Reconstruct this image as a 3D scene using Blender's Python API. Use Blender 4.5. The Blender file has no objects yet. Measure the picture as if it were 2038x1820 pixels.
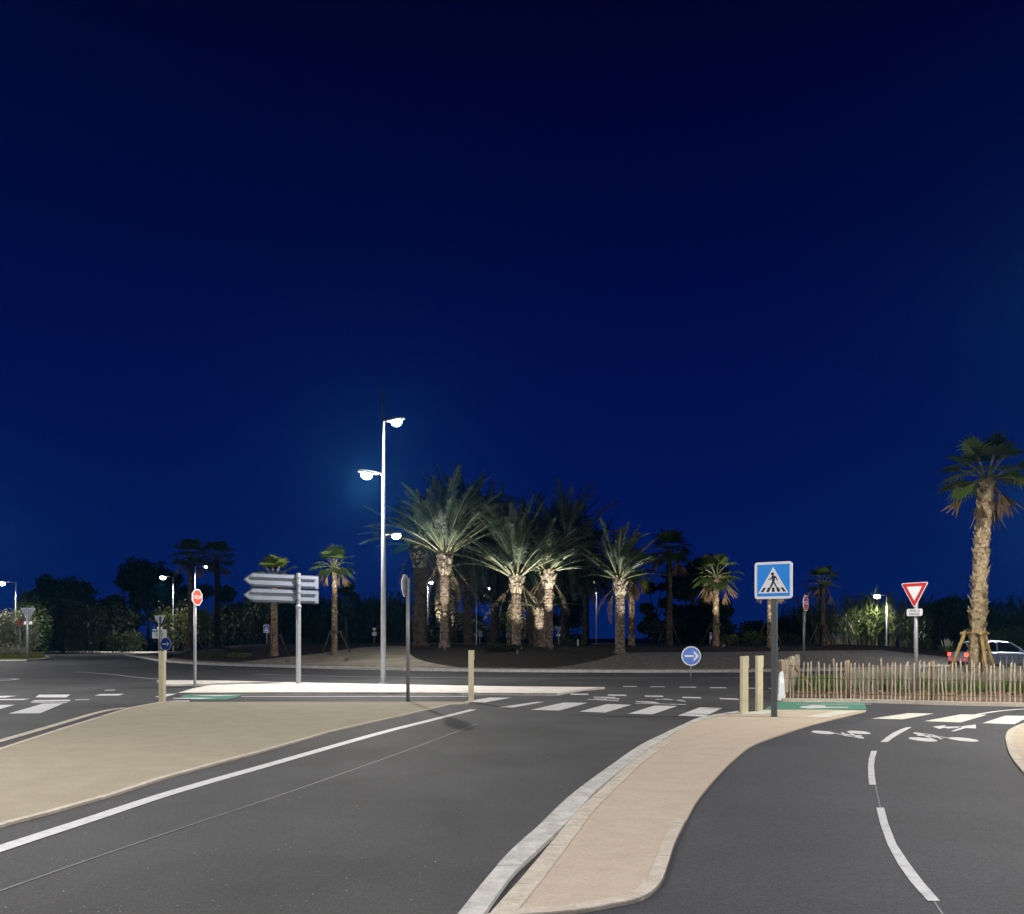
import bpy, bmesh, math, random
from mathutils import Vector, Matrix, noise
random.seed(7)
R = math.radians
scene = bpy.context.scene
col = scene.collection

# ---------------------------------------------------------------- camera
CAMZ, HOR, FPX, CX = 1.6, 1270.7, 1695.7, 1019.0
cam_d = bpy.data.cameras.new('camera'); cam = bpy.data.objects.new('camera', cam_d); col.objects.link(cam)
cam.location = (0, 0, CAMZ); cam.rotation_euler = (R(90), 0, 0)
cam_d.sensor_width = 36; cam_d.lens = 36*FPX/2038.0; cam_d.shift_y = (HOR-910)/2038.0
cam_d.clip_end = 6000; cam_d.clip_start = .05
scene.camera = cam

# ---------------------------------------------------------------- world: last blue of dusk
w = bpy.data.worlds.new('World'); scene.world = w; w.use_nodes = True
nt = w.node_tree; nt.nodes.clear()
wo = nt.nodes.new('ShaderNodeOutputWorld'); bg = nt.nodes.new('ShaderNodeBackground')
tc = nt.nodes.new('ShaderNodeTexCoord'); sx = nt.nodes.new('ShaderNodeSeparateXYZ'); cr = nt.nodes.new('ShaderNodeValToRGB')
nt.links.new(tc.outputs['Generated'], sx.inputs[0]); nt.links.new(sx.outputs['Z'], cr.inputs[0])
els = cr.color_ramp.elements
stops = [(0.0, (.0016, .0125, .098)), (.10, (.0010, .0080, .090)), (.22, (.0006, .0050, .075)), (.38, (.0004, .0026, .052)), (.60, (.0003, .0011, .021)), (1.0, (.0002, .0006, .010))]
els[0].position, els[0].color = stops[0][0], (*stops[0][1], 1)
els[1].position, els[1].color = stops[-1][0], (*stops[-1][1], 1)
for p, c in stops[1:-1]:
    e = els.new(p); e.color = (*c, 1)
nt.links.new(cr.outputs[0], bg.inputs[0]); bg.inputs[1].default_value = 1.0
nt.links.new(bg.outputs[0], wo.inputs[0])
scene.view_settings.view_transform = 'Standard'; scene.view_settings.look = 'None'
scene.view_settings.exposure = 0.0; scene.view_settings.gamma = 1

# ---------------------------------------------------------------- helpers
def G(x, y, z=0.0):
    Y = (CAMZ-z)*FPX/(y-HOR); return Vector(((x-CX)*Y/FPX, Y, z))
def AT(x, Y): return (x-CX)*Y/FPX
def ZAT(y, Y): return CAMZ+(HOR-y)*Y/FPX
def tag(o, label=None, cat=None, group=None, kind=None):
    if label: o['label'] = label
    if cat: o['category'] = cat
    if group: o['group'] = group
    if kind: o['kind'] = kind
    return o
def empty(name, loc=(0, 0, 0), rz=0, label=None, cat=None, group=None):
    o = bpy.data.objects.new(name, None); col.objects.link(o); o.location = loc; o.rotation_euler = (0, 0, rz)
    o.empty_display_size = .3
    return tag(o, label, cat, group)
class MB:
    def __init__(s): s.v = []; s.f = []; s.m = []; s.mi = 0
    def add(s, vs, fs):
        n = len(s.v); s.v += [tuple(p) for p in vs]
        for f in fs: s.f.append(tuple(i+n for i in f)); s.m.append(s.mi)
    def box(s, c, d, M=None):
        x, y, z = c; a, b, h = d[0]/2, d[1]/2, d[2]/2
        vs = [Vector((x+i*a, y+j*b, z+k*h)) for k in (-1, 1) for j in (-1, 1) for i in (-1, 1)]
        if M: vs = [M @ q for q in vs]
        s.add(vs, [(0, 2, 3, 1), (4, 5, 7, 6), (0, 1, 5, 4), (2, 6, 7, 3), (0, 4, 6, 2), (1, 3, 7, 5)])
    def tube(s, pts, rad, n=10, caps=True):
        pts = [Vector(p) for p in pts]
        if not isinstance(rad, (list, tuple)): rad = [rad]*len(pts)
        vs = []; fs = []
        for i, p in enumerate(pts):
            d = (pts[min(i+1, len(pts)-1)]-pts[max(i-1, 0)]).normalized()
            up = Vector((0, 0, 1)) if abs(d.z) < .9 else Vector((0, 1, 0))
            a = d.cross(up).normalized(); b = d.cross(a).normalized()
            for k in range(n):
                t = 2*math.pi*k/n; vs.append(p+(a*math.cos(t)+b*math.sin(t))*rad[i])
        for i in range(len(pts)-1):
            for k in range(n):
                k2 = (k+1) % n; fs.append((i*n+k, (i+1)*n+k, (i+1)*n+k2, i*n+k2))
        if caps: fs.append(tuple(range(n))); fs.append(tuple((len(pts)-1)*n+k for k in reversed(range(n))))
        s.add(vs, fs)
    def poly(s, pts): s.add(pts, [tuple(range(len(pts)))])
    def prism(s, pts, z0, z1):       # xy outline, top z1 to bottom z0
        n = len(pts)
        vs = [(p[0], p[1], z1) for p in pts]+[(p[0], p[1], z0) for p in pts]
        s.add(vs, [tuple(range(n))]+[(i, i+n, (i+1) % n+n, (i+1) % n) for i in range(n)])
    def plate(s, pts, y0, y1):       # xz outline, face at y0 (towards -y), back at y1
        n = len(pts)
        vs = [(p[0], y0, p[1]) for p in pts]+[(p[0], y1, p[1]) for p in pts]
        s.add(vs, [tuple(range(n)), tuple(range(2*n-1, n-1, -1))]+[(i, (i+1) % n, (i+1) % n+n, i+n) for i in range(n)])
    def build(s, name, mat, parent=None, smooth=False, fix=True):
        me = bpy.data.meshes.new(name); me.from_pydata(s.v, [], s.f)
        mats = mat if isinstance(mat, (list, tuple)) else [mat]
        for m in mats: me.materials.append(m)
        if len(mats) > 1: me.polygons.foreach_set('material_index', s.m)
        if fix and len(s.f) < 60000:
            bm = bmesh.new(); bm.from_mesh(me); bmesh.ops.recalc_face_normals(bm, faces=bm.faces); bm.to_mesh(me); bm.free()
        if smooth: me.polygons.foreach_set('use_smooth', [True]*len(me.polygons))
        me.update()
        o = bpy.data.objects.new(name, me); col.objects.link(o)
        if parent: o.parent = parent
        return o
def sheet(name, pts, mat, kind='structure', z=None, parent=None):
    m = MB(); m.poly(pts); o = m.build(name, mat, parent, fix=False)
    me = o.data
    if me.polygons[0].normal.z < 0: me.flip_normals()
    if kind: o['kind'] = kind
    return o
def spl(pts, n=8):
    out = []; P = [Vector(p) for p in pts]
    for i in range(len(P)-1):
        p0 = P[max(i-1, 0)]; p1 = P[i]; p2 = P[i+1]; p3 = P[min(i+2, len(P)-1)]
        for k in range(n):
            t = k/n
            out.append(.5*((2*p1)+(p2-p0)*t+(2*p0-5*p1+4*p2-p3)*t*t+(3*p1-p0-3*p2+p3)*t**3))
    out.append(P[-1]); return out
def band_pts(line, wd, side=0):
    L = []; Rr = []
    for i, p in enumerate(line):
        d = (line[min(i+1, len(line)-1)]-line[max(i-1, 0)]); d.z = 0; d.normalize()
        nrm = Vector((-d.y, d.x, 0))
        a, b = (-.5, .5) if side == 0 else ((0, side) if side > 0 else (side, 0))
        L.append(p+nrm*wd*a); Rr.append(p+nrm*wd*b)
    return L, Rr
def band(mb, line, wd, z, thick=0, side=0, seg=None):
    L, Rr = band_pts(line, wd, side)
    if thick:
        if seg is None: mb.prism([*L, *reversed(Rr)], z-thick, z)
        else:
            d = 0; st = 0
            for i in range(1, len(line)):
                d += (line[i]-line[i-1]).length
                if d > seg or i == len(line)-1:
                    a = [q.copy() for q in L[st:i+1]]; b = [q.copy() for q in Rr[st:i+1]]
                    if len(a) > 1:
                        for S in (a, b):
                            dv = (S[1]-S[0]).normalized()*.006; S[0] = S[0]+dv
                            dv = (S[-1]-S[-2]).normalized()*.006; S[-1] = S[-1]-dv
                        mb.prism([*a, *reversed(b)], z-thick, z)
                    st = i; d = 0
    else:
        for i in range(len(line)-1):
            mb.poly([(L[i].x, L[i].y, z), (Rr[i].x, Rr[i].y, z), (Rr[i+1].x, Rr[i+1].y, z), (L[i+1].x, L[i+1].y, z)])
def dup(root, loc=None, rz=None, sc=None, label=None, group=None, cat=None):
    r = root.copy(); col.objects.link(r)
    if loc is not None: r.location = loc
    if rz is not None: r.rotation_euler = (0, 0, rz)
    if sc is not None: r.scale = (sc, sc, sc) if not isinstance(sc, tuple) else sc
    if label: r['label'] = label
    if group: r['group'] = group
    if cat: r['category'] = cat
    for ch in list(root.children):
        c = ch.copy(); col.objects.link(c); c.parent = r
        for g in ch.children:
            d = g.copy(); col.objects.link(d); d.parent = c
    return r

# ---------------------------------------------------------------- materials
def new_mat(name):
    m = bpy.data.materials.new(name); m.use_nodes = True; n = m.node_tree
    return m, n, n.nodes['Principled BSDF']
def simple(name, c, rough=.6, metal=0, nscale=0, namp=.15, bump=0, spec=None):
    m, n, b = new_mat(name)
    b.inputs['Base Color'].default_value = (*c, 1); b.inputs['Roughness'].default_value = rough; b.inputs['Metallic'].default_value = metal
    if spec is not None: b.inputs['Specular IOR Level'].default_value = spec
    if nscale:
        t = n.nodes.new('ShaderNodeTexCoord'); nz = n.nodes.new('ShaderNodeTexNoise'); nz.inputs['Scale'].default_value = nscale; nz.inputs['Detail'].default_value = 6
        n.links.new(t.outputs['Object'], nz.inputs['Vector'])
        mr = n.nodes.new('ShaderNodeMapRange'); mr.inputs[1].default_value = .3; mr.inputs[2].default_value = .7; mr.inputs[3].default_value = 1-namp; mr.inputs[4].default_value = 1+namp
        n.links.new(nz.outputs[0], mr.inputs[0])
        mx = n.nodes.new('ShaderNodeMix'); mx.data_type = 'RGBA'; mx.blend_type = 'MULTIPLY'; mx.inputs[0].default_value = 1
        mx.inputs[6].default_value = (*c, 1); n.links.new(mr.outputs[0], mx.inputs[7]); n.links.new(mx.outputs[2], b.inputs['Base Color'])
        if bump:
            bp = n.nodes.new('ShaderNodeBump'); bp.inputs['Strength'].default_value = bump; bp.inputs['Distance'].default_value = .02
            n.links.new(nz.outputs[0], bp.inputs['Height']); n.links.new(bp.outputs[0], b.inputs['Normal'])
    return m
def asphalt(name, c, speck=.25, blotch=.22):
    m, n, b = new_mat(name); L = n.links.new
    t = n.nodes.new('ShaderNodeTexCoord')
    n1 = n.nodes.new('ShaderNodeTexNoise'); n1.inputs['Scale'].default_value = .38; n1.inputs['Detail'].default_value = 5; n1.inputs['Roughness'].default_value = .6
    n2 = n.nodes.new('ShaderNodeTexNoise'); n2.inputs['Scale'].default_value = 70; n2.inputs['Detail'].default_value = 3
    vo = n.nodes.new('ShaderNodeTexVoronoi'); vo.inputs['Scale'].default_value = 24; vo.feature = 'F1'
    n4 = n.nodes.new('ShaderNodeTexNoise'); n4.inputs['Scale'].default_value = 1.7; n4.inputs['Detail'].default_value = 2
    for q in (n1, n2, vo, n4): L(t.outputs['Object'], q.inputs['Vector'])
    mr1 = n.nodes.new('ShaderNodeMapRange'); mr1.inputs[1].default_value = .3; mr1.inputs[2].default_value = .7; mr1.inputs[3].default_value = 1-blotch; mr1.inputs[4].default_value = 1+blotch
    L(n1.outputs[0], mr1.inputs[0])
    mr2 = n.nodes.new('ShaderNodeMapRange'); mr2.inputs[1].default_value = .3; mr2.inputs[2].default_value = .7; mr2.inputs[3].default_value = .6; mr2.inputs[4].default_value = 1.45
    L(n2.outputs[0], mr2.inputs[0])
    n5 = n.nodes.new('ShaderNodeTexNoise'); n5.inputs['Scale'].default_value = 22; n5.inputs['Detail'].default_value = 6; n5.inputs['Roughness'].default_value = .8; L(t.outputs['Object'], n5.inputs['Vector'])
    mr5 = n.nodes.new('ShaderNodeMapRange'); mr5.inputs[1].default_value = .3; mr5.inputs[2].default_value = .7; mr5.inputs[3].default_value = .72; mr5.inputs[4].default_value = 1.3; L(n5.outputs[0], mr5.inputs[0])
    mu0 = n.nodes.new('ShaderNodeMath'); mu0.operation = 'MULTIPLY'; L(mr1.outputs[0], mu0.inputs[0]); L(mr5.outputs[0], mu0.inputs[1])
    mu = n.nodes.new('ShaderNodeMath'); mu.operation = 'MULTIPLY'; L(mu0.outputs[0], mu.inputs[0]); L(mr2.outputs[0], mu.inputs[1])
    mx = n.nodes.new('ShaderNodeMix'); mx.data_type = 'RGBA'; mx.blend_type = 'MULTIPLY'; mx.inputs[0].default_value = 1; mx.inputs[6].default_value = (*c, 1); L(mu.outputs[0], mx.inputs[7])
    # bright aggregate chips: a few small voronoi cores in patches
    ms = n.nodes.new('ShaderNodeMapRange'); ms.inputs[1].default_value = .10; ms.inputs[2].default_value = .06; ms.inputs[3].default_value = 0; ms.inputs[4].default_value = 1; L(vo.outputs['Distance'], ms.inputs[0])
    sc = n.nodes.new('ShaderNodeSeparateColor'); L(vo.outputs['Color'], sc.inputs[0])
    gt = n.nodes.new('ShaderNodeMath'); gt.operation = 'GREATER_THAN'; gt.inputs[1].default_value = .78; L(sc.outputs[0], gt.inputs[0])
    pa = n.nodes.new('ShaderNodeMapRange'); pa.inputs[1].default_value = .44; pa.inputs[2].default_value = .62; L(n4.outputs[0], pa.inputs[0])
    m1 = n.nodes.new('ShaderNodeMath'); m1.operation = 'MULTIPLY'; L(ms.outputs[0], m1.inputs[0]); L(gt.outputs[0], m1.inputs[1])
    m2 = n.nodes.new('ShaderNodeMath'); m2.operation = 'MULTIPLY'; L(m1.outputs[0], m2.inputs[0]); L(pa.outputs[0], m2.inputs[1])
    m3 = n.nodes.new('ShaderNodeMath'); m3.operation = 'MULTIPLY'; L(m2.outputs[0], m3.inputs[0]); m3.inputs[1].default_value = speck*3
    m3.use_clamp = True
    mx2 = n.nodes.new('ShaderNodeMix'); mx2.data_type = 'RGBA'; L(m3.outputs[0], mx2.inputs[0]); L(mx.outputs[2], mx2.inputs[6]); mx2.inputs[7].default_value = (.5, .48, .45, 1)
    L(mx2.outputs[2], b.inputs['Base Color']); b.inputs['Roughness'].default_value = .8; b.inputs['Specular IOR Level'].default_value = .3
    bp = n.nodes.new('ShaderNodeBump'); bp.inputs['Strength'].default_value = .45; bp.inputs['Distance'].default_value = .01
    L(n2.outputs[0], bp.inputs['Height']); L(bp.outputs[0], b.inputs['Normal'])
    return m
def two_tone(name, c1, c2, scale, rough=.85, bump=.3, lo=.4, hi=.6, fine=120, stretch=None):
    m, n, b = new_mat(name); L = n.links.new
    t = n.nodes.new('ShaderNodeTexCoord'); nz = n.nodes.new('ShaderNodeTexNoise'); nz.inputs['Scale'].default_value = scale; nz.inputs['Detail'].default_value = 8; nz.inputs['Roughness'].default_value = .65
    src = t.outputs['Object']
    if stretch:
        mp = n.nodes.new('ShaderNodeMapping'); mp.inputs['Scale'].default_value = stretch; L(src, mp.inputs[0]); src = mp.outputs[0]
    L(src, nz.inputs['Vector'])
    r = n.nodes.new('ShaderNodeMapRange'); r.inputs[1].default_value = lo; r.inputs[2].default_value = hi; L(nz.outputs[0], r.inputs[0])
    mx = n.nodes.new('ShaderNodeMix'); mx.data_type = 'RGBA'; L(r.outputs[0], mx.inputs[0]); mx.inputs[6].default_value = (*c1, 1); mx.inputs[7].default_value = (*c2, 1)
    b.inputs['Roughness'].default_value = rough; b.inputs['Specular IOR Level'].default_value = .25
    g1 = n.nodes.new('ShaderNodeTexNoise'); g1.inputs['Scale'].default_value = fine*.35; g1.inputs['Detail'].default_value = 6; g1.inputs['Roughness'].default_value = .85; L(src, g1.inputs['Vector'])
    g2 = n.nodes.new('ShaderNodeMapRange'); g2.inputs[1].default_value = .3; g2.inputs[2].default_value = .7; g2.inputs[3].default_value = .78; g2.inputs[4].default_value = 1.2; L(g1.outputs[0], g2.inputs[0])
    g3 = n.nodes.new('ShaderNodeMix'); g3.data_type = 'RGBA'; g3.blend_type = 'MULTIPLY'; g3.inputs[0].default_value = 1; L(mx.outputs[2], g3.inputs[6]); L(g2.outputs[0], g3.inputs[7]); L(g3.outputs[2], b.inputs['Base Color'])
    n2 = n.nodes.new('ShaderNodeTexNoise'); n2.inputs['Scale'].default_value = fine; n2.inputs['Detail'].default_value = 3; L(src, n2.inputs['Vector'])
    bp = n.nodes.new('ShaderNodeBump'); bp.inputs['Strength'].default_value = bump; bp.inputs['Distance'].default_value = .01
    L(n2.outputs[0], bp.inputs['Height']); L(bp.outputs[0], b.inputs['Normal'])
    return m
def pebbles(name, c1, c2, scale):
    m, n, b = new_mat(name); L = n.links.new
    t = n.nodes.new('ShaderNodeTexCoord'); vo = n.nodes.new('ShaderNodeTexVoronoi'); vo.inputs['Scale'].default_value = scale; L(t.outputs['Object'], vo.inputs['Vector'])
    r = n.nodes.new('ShaderNodeMapRange'); r.inputs[1].default_value = .1; r.inputs[2].default_value = .75; L(vo.outputs['Distance'], r.inputs[0])
    mx = n.nodes.new('ShaderNodeMix'); mx.data_type = 'RGBA'; L(r.outputs[0], mx.inputs[0]); mx.inputs[6].default_value = (*c1, 1); mx.inputs[7].default_value = (*c2, 1)
    L(mx.outputs[2], b.inputs['Base Color']); b.inputs['Roughness'].default_value = .8
    bp = n.nodes.new('ShaderNodeBump'); bp.invert = True; bp.inputs['Strength'].default_value = .6; bp.inputs['Distance'].default_value = .05; L(vo.outputs['Distance'], bp.inputs['Height']); L(bp.outputs[0], b.inputs['Normal'])
    return m
def paint(name, c, wear=.5):
    m, n, b = new_mat(name); L = n.links.new
    t = n.nodes.new('ShaderNodeTexCoord'); nz = n.nodes.new('ShaderNodeTexNoise'); nz.inputs['Scale'].default_value = 9; nz.inputs['Detail'].default_value = 10; nz.inputs['Roughness'].default_value = .75
    L(t.outputs['Object'], nz.inputs['Vector'])
    r = n.nodes.new('ShaderNodeMapRange'); r.inputs[1].default_value = .30; r.inputs[2].default_value = .5; r.inputs[3].default_value = wear; r.inputs[4].default_value = 1; L(nz.outputs[0], r.inputs[0])
    mx = n.nodes.new('ShaderNodeMix'); mx.data_type = 'RGBA'; mx.blend_type = 'MULTIPLY'; mx.inputs[0].default_value = 1; mx.inputs[6].default_value = (*c, 1); L(r.outputs[0], mx.inputs[7])
    L(mx.outputs[2], b.inputs['Base Color']); b.inputs['Roughness'].default_value = .6
    return m
def emit(name, c, s):
    m, n, b = new_mat(name); b.inputs['Base Color'].default_value = (*c, 1); b.inputs['Emission Color'].default_value = (*c, 1); b.inputs['Emission Strength'].default_value = s
    return m
def leafmat(name, c1, c2, scale=.8, trans=.25):
    m, n, b = new_mat(name); L = n.links.new
    t = n.nodes.new('ShaderNodeTexCoord'); nz = n.nodes.new('ShaderNodeTexNoise'); nz.inputs['Scale'].default_value = scale; nz.inputs['Detail'].default_value = 4; L(t.outputs['Object'], nz.inputs['Vector'])
    r = n.nodes.new('ShaderNodeMapRange'); r.inputs[1].default_value = .35; r.inputs[2].default_value = .65; L(nz.outputs[0], r.inputs[0])
    mx = n.nodes.new('ShaderNodeMix'); mx.data_type = 'RGBA'; L(r.outputs[0], mx.inputs[0]); mx.inputs[6].default_value = (*c1, 1); mx.inputs[7].default_value = (*c2, 1)
    L(mx.outputs[2], b.inputs['Base Color']); b.inputs['Roughness'].default_value = .5; b.inputs['Specular IOR Level'].default_value = .35
    tr = n.nodes.new('ShaderNodeBsdfTranslucent'); L(mx.outputs[2], tr.inputs[0])
    ms = n.nodes.new('ShaderNodeMixShader'); ms.inputs[0].default_value = trans
    L(b.outputs[0], ms.inputs[1]); L(tr.outputs[0], ms.inputs[2]); L(ms.outputs[0], n.nodes['Material Output'].inputs[0])
    return m
M = dict(
    road=asphalt('road_asphalt', (.045, .045, .047), .4, .34), path=asphalt('path_asphalt', (.044, .045, .053), .15, .24),
    gutter=asphalt('gutter_asphalt', (.04, .038, .036), .3),
    sand=two_tone('sand_concrete', (.42, .345, .275), (.50, .42, .345), 3.5, bump=.8, fine=140, lo=.25, hi=.75),
    sand2=two_tone('olive_concrete', (.27, .235, .17), (.34, .30, .22), 2.2, bump=.8, fine=110, lo=.25, hi=.75),
    pale=two_tone('pale_concrete', (.52, .49, .45), (.62, .59, .54), 2, bump=.3),
    kerb=two_tone('kerb_concrete', (.36, .35, .33), (.50, .49, .47), 5, bump=.6, fine=60),
    stone=two_tone('edge_stone', (.41, .36, .30), (.50, .45, .385), 6, bump=.6, fine=60),
    white=paint('road_paint', (.52, .52, .54), .5), cream=paint('cream_road_paint', (.55, .54, .48), .62), green=paint('green_road_paint', (.06, .21, .15), .6),
    faint_line=paint('faint_line_paint', (.17, .17, .18), .4), joint=simple('joint_line', (.16, .13, .10), .9),
    soil=two_tone('soil', (.09, .06, .038), (.19, .125, .08), 5, bump=.9, fine=25),
    mulch=two_tone('mulch', (.008, .006, .005), (.024, .016, .011), 1.5, bump=.8, fine=12),
    apron=two_tone('apron_concrete', (.17, .15, .115), (.25, .225, .17), .7, bump=.4), pav=pebbles('paver_strip', (.30, .27, .2), (.10, .09, .07), 3.2),
    gravel=pebbles('pebble_concrete', (.17, .16, .145), (.06, .056, .05), 5.5),
    land=two_tone('far_land', (.012, .014, .008), (.03, .03, .017), .2, bump=.2),
    grassg=two_tone('lawn', (.05, .07, .015), (.12, .13, .03), 1.2, bump=.8, fine=30),
    galv=simple('galvanised_steel', (.34, .35, .37), .45, .3, 8, .08), greym=simple('grey_painted_steel', (.10, .115, .12), .38, .2, 6, .05),
    dgrey=simple('dark_grey_steel', (.05, .055, .06), .45, .3), lampd=simple('sign_pole_grey', (.20, .21, .22), .45, .2), lampm=simple('lamp_grey', (.36, .37, .38), .4, .3),
    boll=simple('cream_bollard_paint', (.60, .54, .36), .65, 0, 5, .10, .1), bollc=simple('cream_bollard_cap', (.66, .62, .46), .6, 0, 5, .06),
    plastic=simple('white_plastic', (.74, .77, .80), .35), retro=simple('white_reflective', (.93, .93, .95), .35),
    blue=simple('sign_blue', (.002, .30, .95), .35), dblue=simple('sign_dark_blue', (.02, .10, .55), .35), red=simple('sign_red', (.62, .015, .012), .35),
    stopred=simple('stop_red', (.85, .085, .02), .35), black=simple('sign_black', (.008, .008, .012), .4), alu=simple('sign_back_aluminium', (.19, .215, .265), .5, .15, 5, .05),
    alud=simple('sign_back_edge', (.05, .06, .07), .5, .3), signgreen=simple('sign_green_text', (.02, .14, .09), .5), wht=simple('info_board_white', (.62, .66, .62), .5),
    wood=two_tone('chestnut_picket', (.32, .27, .20), (.58, .52, .42), 4, bump=.7, fine=30, stretch=(6, 6, .6)), woodd=two_tone('grey_picket', (.20, .16, .12), (.46, .40, .32), 4, bump=.7, fine=30, stretch=(6, 6, .6)),
    fpost=two_tone('fence_post', (.20, .14, .085), (.36, .27, .18), 4, bump=.6, fine=30, stretch=(5, 5, .7)), staked=two_tone('dark_stake', (.05, .038, .022), (.10, .075, .045), 3, bump=.5, fine=30, stretch=(5, 5, .7)), stake=two_tone('stake_timber', (.28, .19, .07), (.42, .31, .13), 3, bump=.5, fine=30, stretch=(5, 5, .7)), wire=simple('wire', (.05, .04, .035), .5, .6),  # tripods of the far palms get a darker timber colour
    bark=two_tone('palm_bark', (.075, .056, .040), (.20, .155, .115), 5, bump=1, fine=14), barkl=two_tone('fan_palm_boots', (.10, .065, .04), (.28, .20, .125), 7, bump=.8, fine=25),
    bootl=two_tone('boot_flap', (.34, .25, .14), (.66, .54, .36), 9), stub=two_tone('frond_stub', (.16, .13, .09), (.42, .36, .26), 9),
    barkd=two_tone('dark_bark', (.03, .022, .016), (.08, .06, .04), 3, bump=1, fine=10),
    frond=leafmat('date_frond', (.035, .065, .04), (.10, .14, .085)), frondd=leafmat('old_frond', (.10, .08, .045), (.20, .16, .10)),
    petiole=simple('frond_petiole', (.24, .24, .13), .5), fan=leafmat('fan_leaf', (.035, .07, .012), (.12, .17, .03), .9), fand=leafmat('dead_fan_leaf', (.14, .085, .04), (.28, .19, .10)),
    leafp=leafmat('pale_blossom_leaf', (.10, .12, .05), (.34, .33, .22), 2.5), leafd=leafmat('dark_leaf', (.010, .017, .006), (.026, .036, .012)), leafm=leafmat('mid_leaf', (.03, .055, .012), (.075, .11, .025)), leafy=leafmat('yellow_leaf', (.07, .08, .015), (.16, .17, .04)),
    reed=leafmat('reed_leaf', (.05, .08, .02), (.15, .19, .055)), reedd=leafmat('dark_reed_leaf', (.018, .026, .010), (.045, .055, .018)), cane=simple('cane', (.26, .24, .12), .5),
    grass=leafmat('bed_grass', (.09, .16, .035), (.20, .28, .08), 3, .4), dry=leafmat('dry_grass', (.32, .30, .23), (.55, .52, .43), 3, .4), plume=leafmat('pampas_plume', (.40, .38, .30), (.58, .55, .45), 3),
    lamp=emit('lamp_lens', (1, .99, .96), 25), lampw=emit('warm_lamp_lens', (1, .93, .75), 20), flood=emit('flood_lens', (1, .95, .85), 1),
    tail=emit('lit_tail_light', (1, .03, .02), 9), tailo=emit('lit_indicator', (1, .35, .06), 2.5), head=emit('lit_headlight', (.9, .95, 1), 6),
    carw=simple('pale_blue_car_paint', (.42, .50, .60), .25, .2, spec=.6), carr=simple('red_car_paint', (.42, .012, .015), .25, .1, spec=.6), glass=simple('car_glass', (.012, .014, .018), .05, spec=.8),
    tyre=simple('tyre_rubber', (.015, .015, .016), .8), rim=simple('wheel_rim', (.45, .46, .48), .3, .8), blackp=simple('black_plastic', (.02, .02, .022), .6), plate=simple('number_plate', (.6, .6, .55), .5),
)

# ---------------------------------------------------------------- ground, roads, islands
sheet('ground', [(-2500, -60, -.05), (2500, -60, -.05), (2500, 5000, -.05), (-2500, 5000, -.05)], M['land'])
sheet('road', [(-110, -12, 0), (110, -12, 0), (110, 112, 0), (-110, 112, 0)], M['road'])

# central roundabout island
front = [(250, 1304.5), (268, 1308), (290, 1311.5), (330, 1318), (420, 1324), (520, 1327.5), (640, 1331), (760, 1334), (930, 1337), (1100, 1338.5), (1300, 1339), (1450, 1338.5), (1600, 1336.5), (1750, 1333), (1900, 1328), (2038, 1322)]
E = [G(x, y) for x, y in front]
E = spl([*E, Vector((39, 62, 0)), Vector((42, 75, 0)), Vector((36, 92, 0)), Vector((15, 104, 0)), Vector((-15, 104, 0)), Vector((-34, 96, 0)), E[0]], 6)[:-1]
CI = Vector((2, 76, 0))
def edist(p):
    best = 1e9
    for i in range(len(E)):
        a, b = E[i], E[(i+1) % len(E)]
        ab = b-a; t = max(0, min(1, ((p-a).dot(ab))/max(ab.dot(ab), 1e-9)))
        best = min(best, (p-a-ab*t).length)
    return best
def inside(p):
    c = False; j = len(E)-1
    for i in range(len(E)):
        if (E[i].y > p.y) != (E[j].y > p.y) and p.x < (E[j].x-E[i].x)*(p.y-E[i].y)/(E[j].y-E[i].y)+E[i].x: c = not c
        j = i
    return c
def hz(d):
    t = min(1, max(0, d/13)); return .10+.95*(t*t*(3-2*t))
def gz(x, y):
    p = Vector((x, y, 0)); return hz(edist(p)) if inside(p) else 0.0
mb = MB(); rings = [0, .3, .6, 1, 1.6, 2.3, 3, 4, 5, 6, 7, 8, 9, 10.5, 12, 14, 17, 21, 26]; N = len(E)
vs = [(p.x, p.y, -.05) for p in E]
for d in rings:
    for p in E:
        q = p+(CI-p).normalized()*min(d, (CI-p).length*.96); vs.append((q.x, q.y, hz(edist(q)) if d else .10))
vs.append((CI.x, CI.y, 1.05)); fs = []
for r in range(len(rings)):
    for i in range(N): j = (i+1) % N; fs.append((r*N+i, r*N+j, (r+1)*N+j, (r+1)*N+i))
b0 = len(rings)*N
for i in range(N): fs.append((b0+i, b0+(i+1) % N, len(vs)-1))
mb.add(vs, fs); o = mb.build('roundabout_mound', M['mulch'], smooth=True); o['kind'] = 'structure'
def strip_sheet(name, i0, i1, D0, D1, mat, dz):
    idx = list(range(i0, i1+1)); mb = MB(); vs = []; NV = 14
    for k, i in enumerate(idx):
        t = k/(len(idx)-1); p = E[i]; a = D0(t); b = D1(t)
        for v in range(NV+1):
            q = p+(CI-p).normalized()*(a+(b-a)*v/NV); vs.append((q.x, q.y, hz(edist(q))+dz))
    fs = [(k*(NV+1)+v, (k+1)*(NV+1)+v, (k+1)*(NV+1)+v+1, k*(NV+1)+v+1) for k in range(len(idx)-1) for v in range(NV)]
    mb.add(vs, fs); o = mb.build(name, mat, smooth=True); o['kind'] = 'structure'
    if sum(p.normal.z for p in o.data.polygons) < 0: o.data.flip_normals()
    return o
kk = MB(); band(kk, [p.copy() for p in E]+[E[0].copy()], .22, .125, .17, side=0); o = kk.build('roundabout_kerb', M['kerb']); o['kind'] = 'structure'
strip_sheet('paver_border', 6, 92, lambda t: .15, lambda t: 1.3, M['pav'], .022)
i5 = 4*6; i9 = 8*6
strip_sheet('apron', 4*6+1, 8*6-1, lambda t: 1.3, lambda t: 1.35+11*min(1, t*9)*min(1, (1-t)*1.5), M['apron'], .03)
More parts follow.
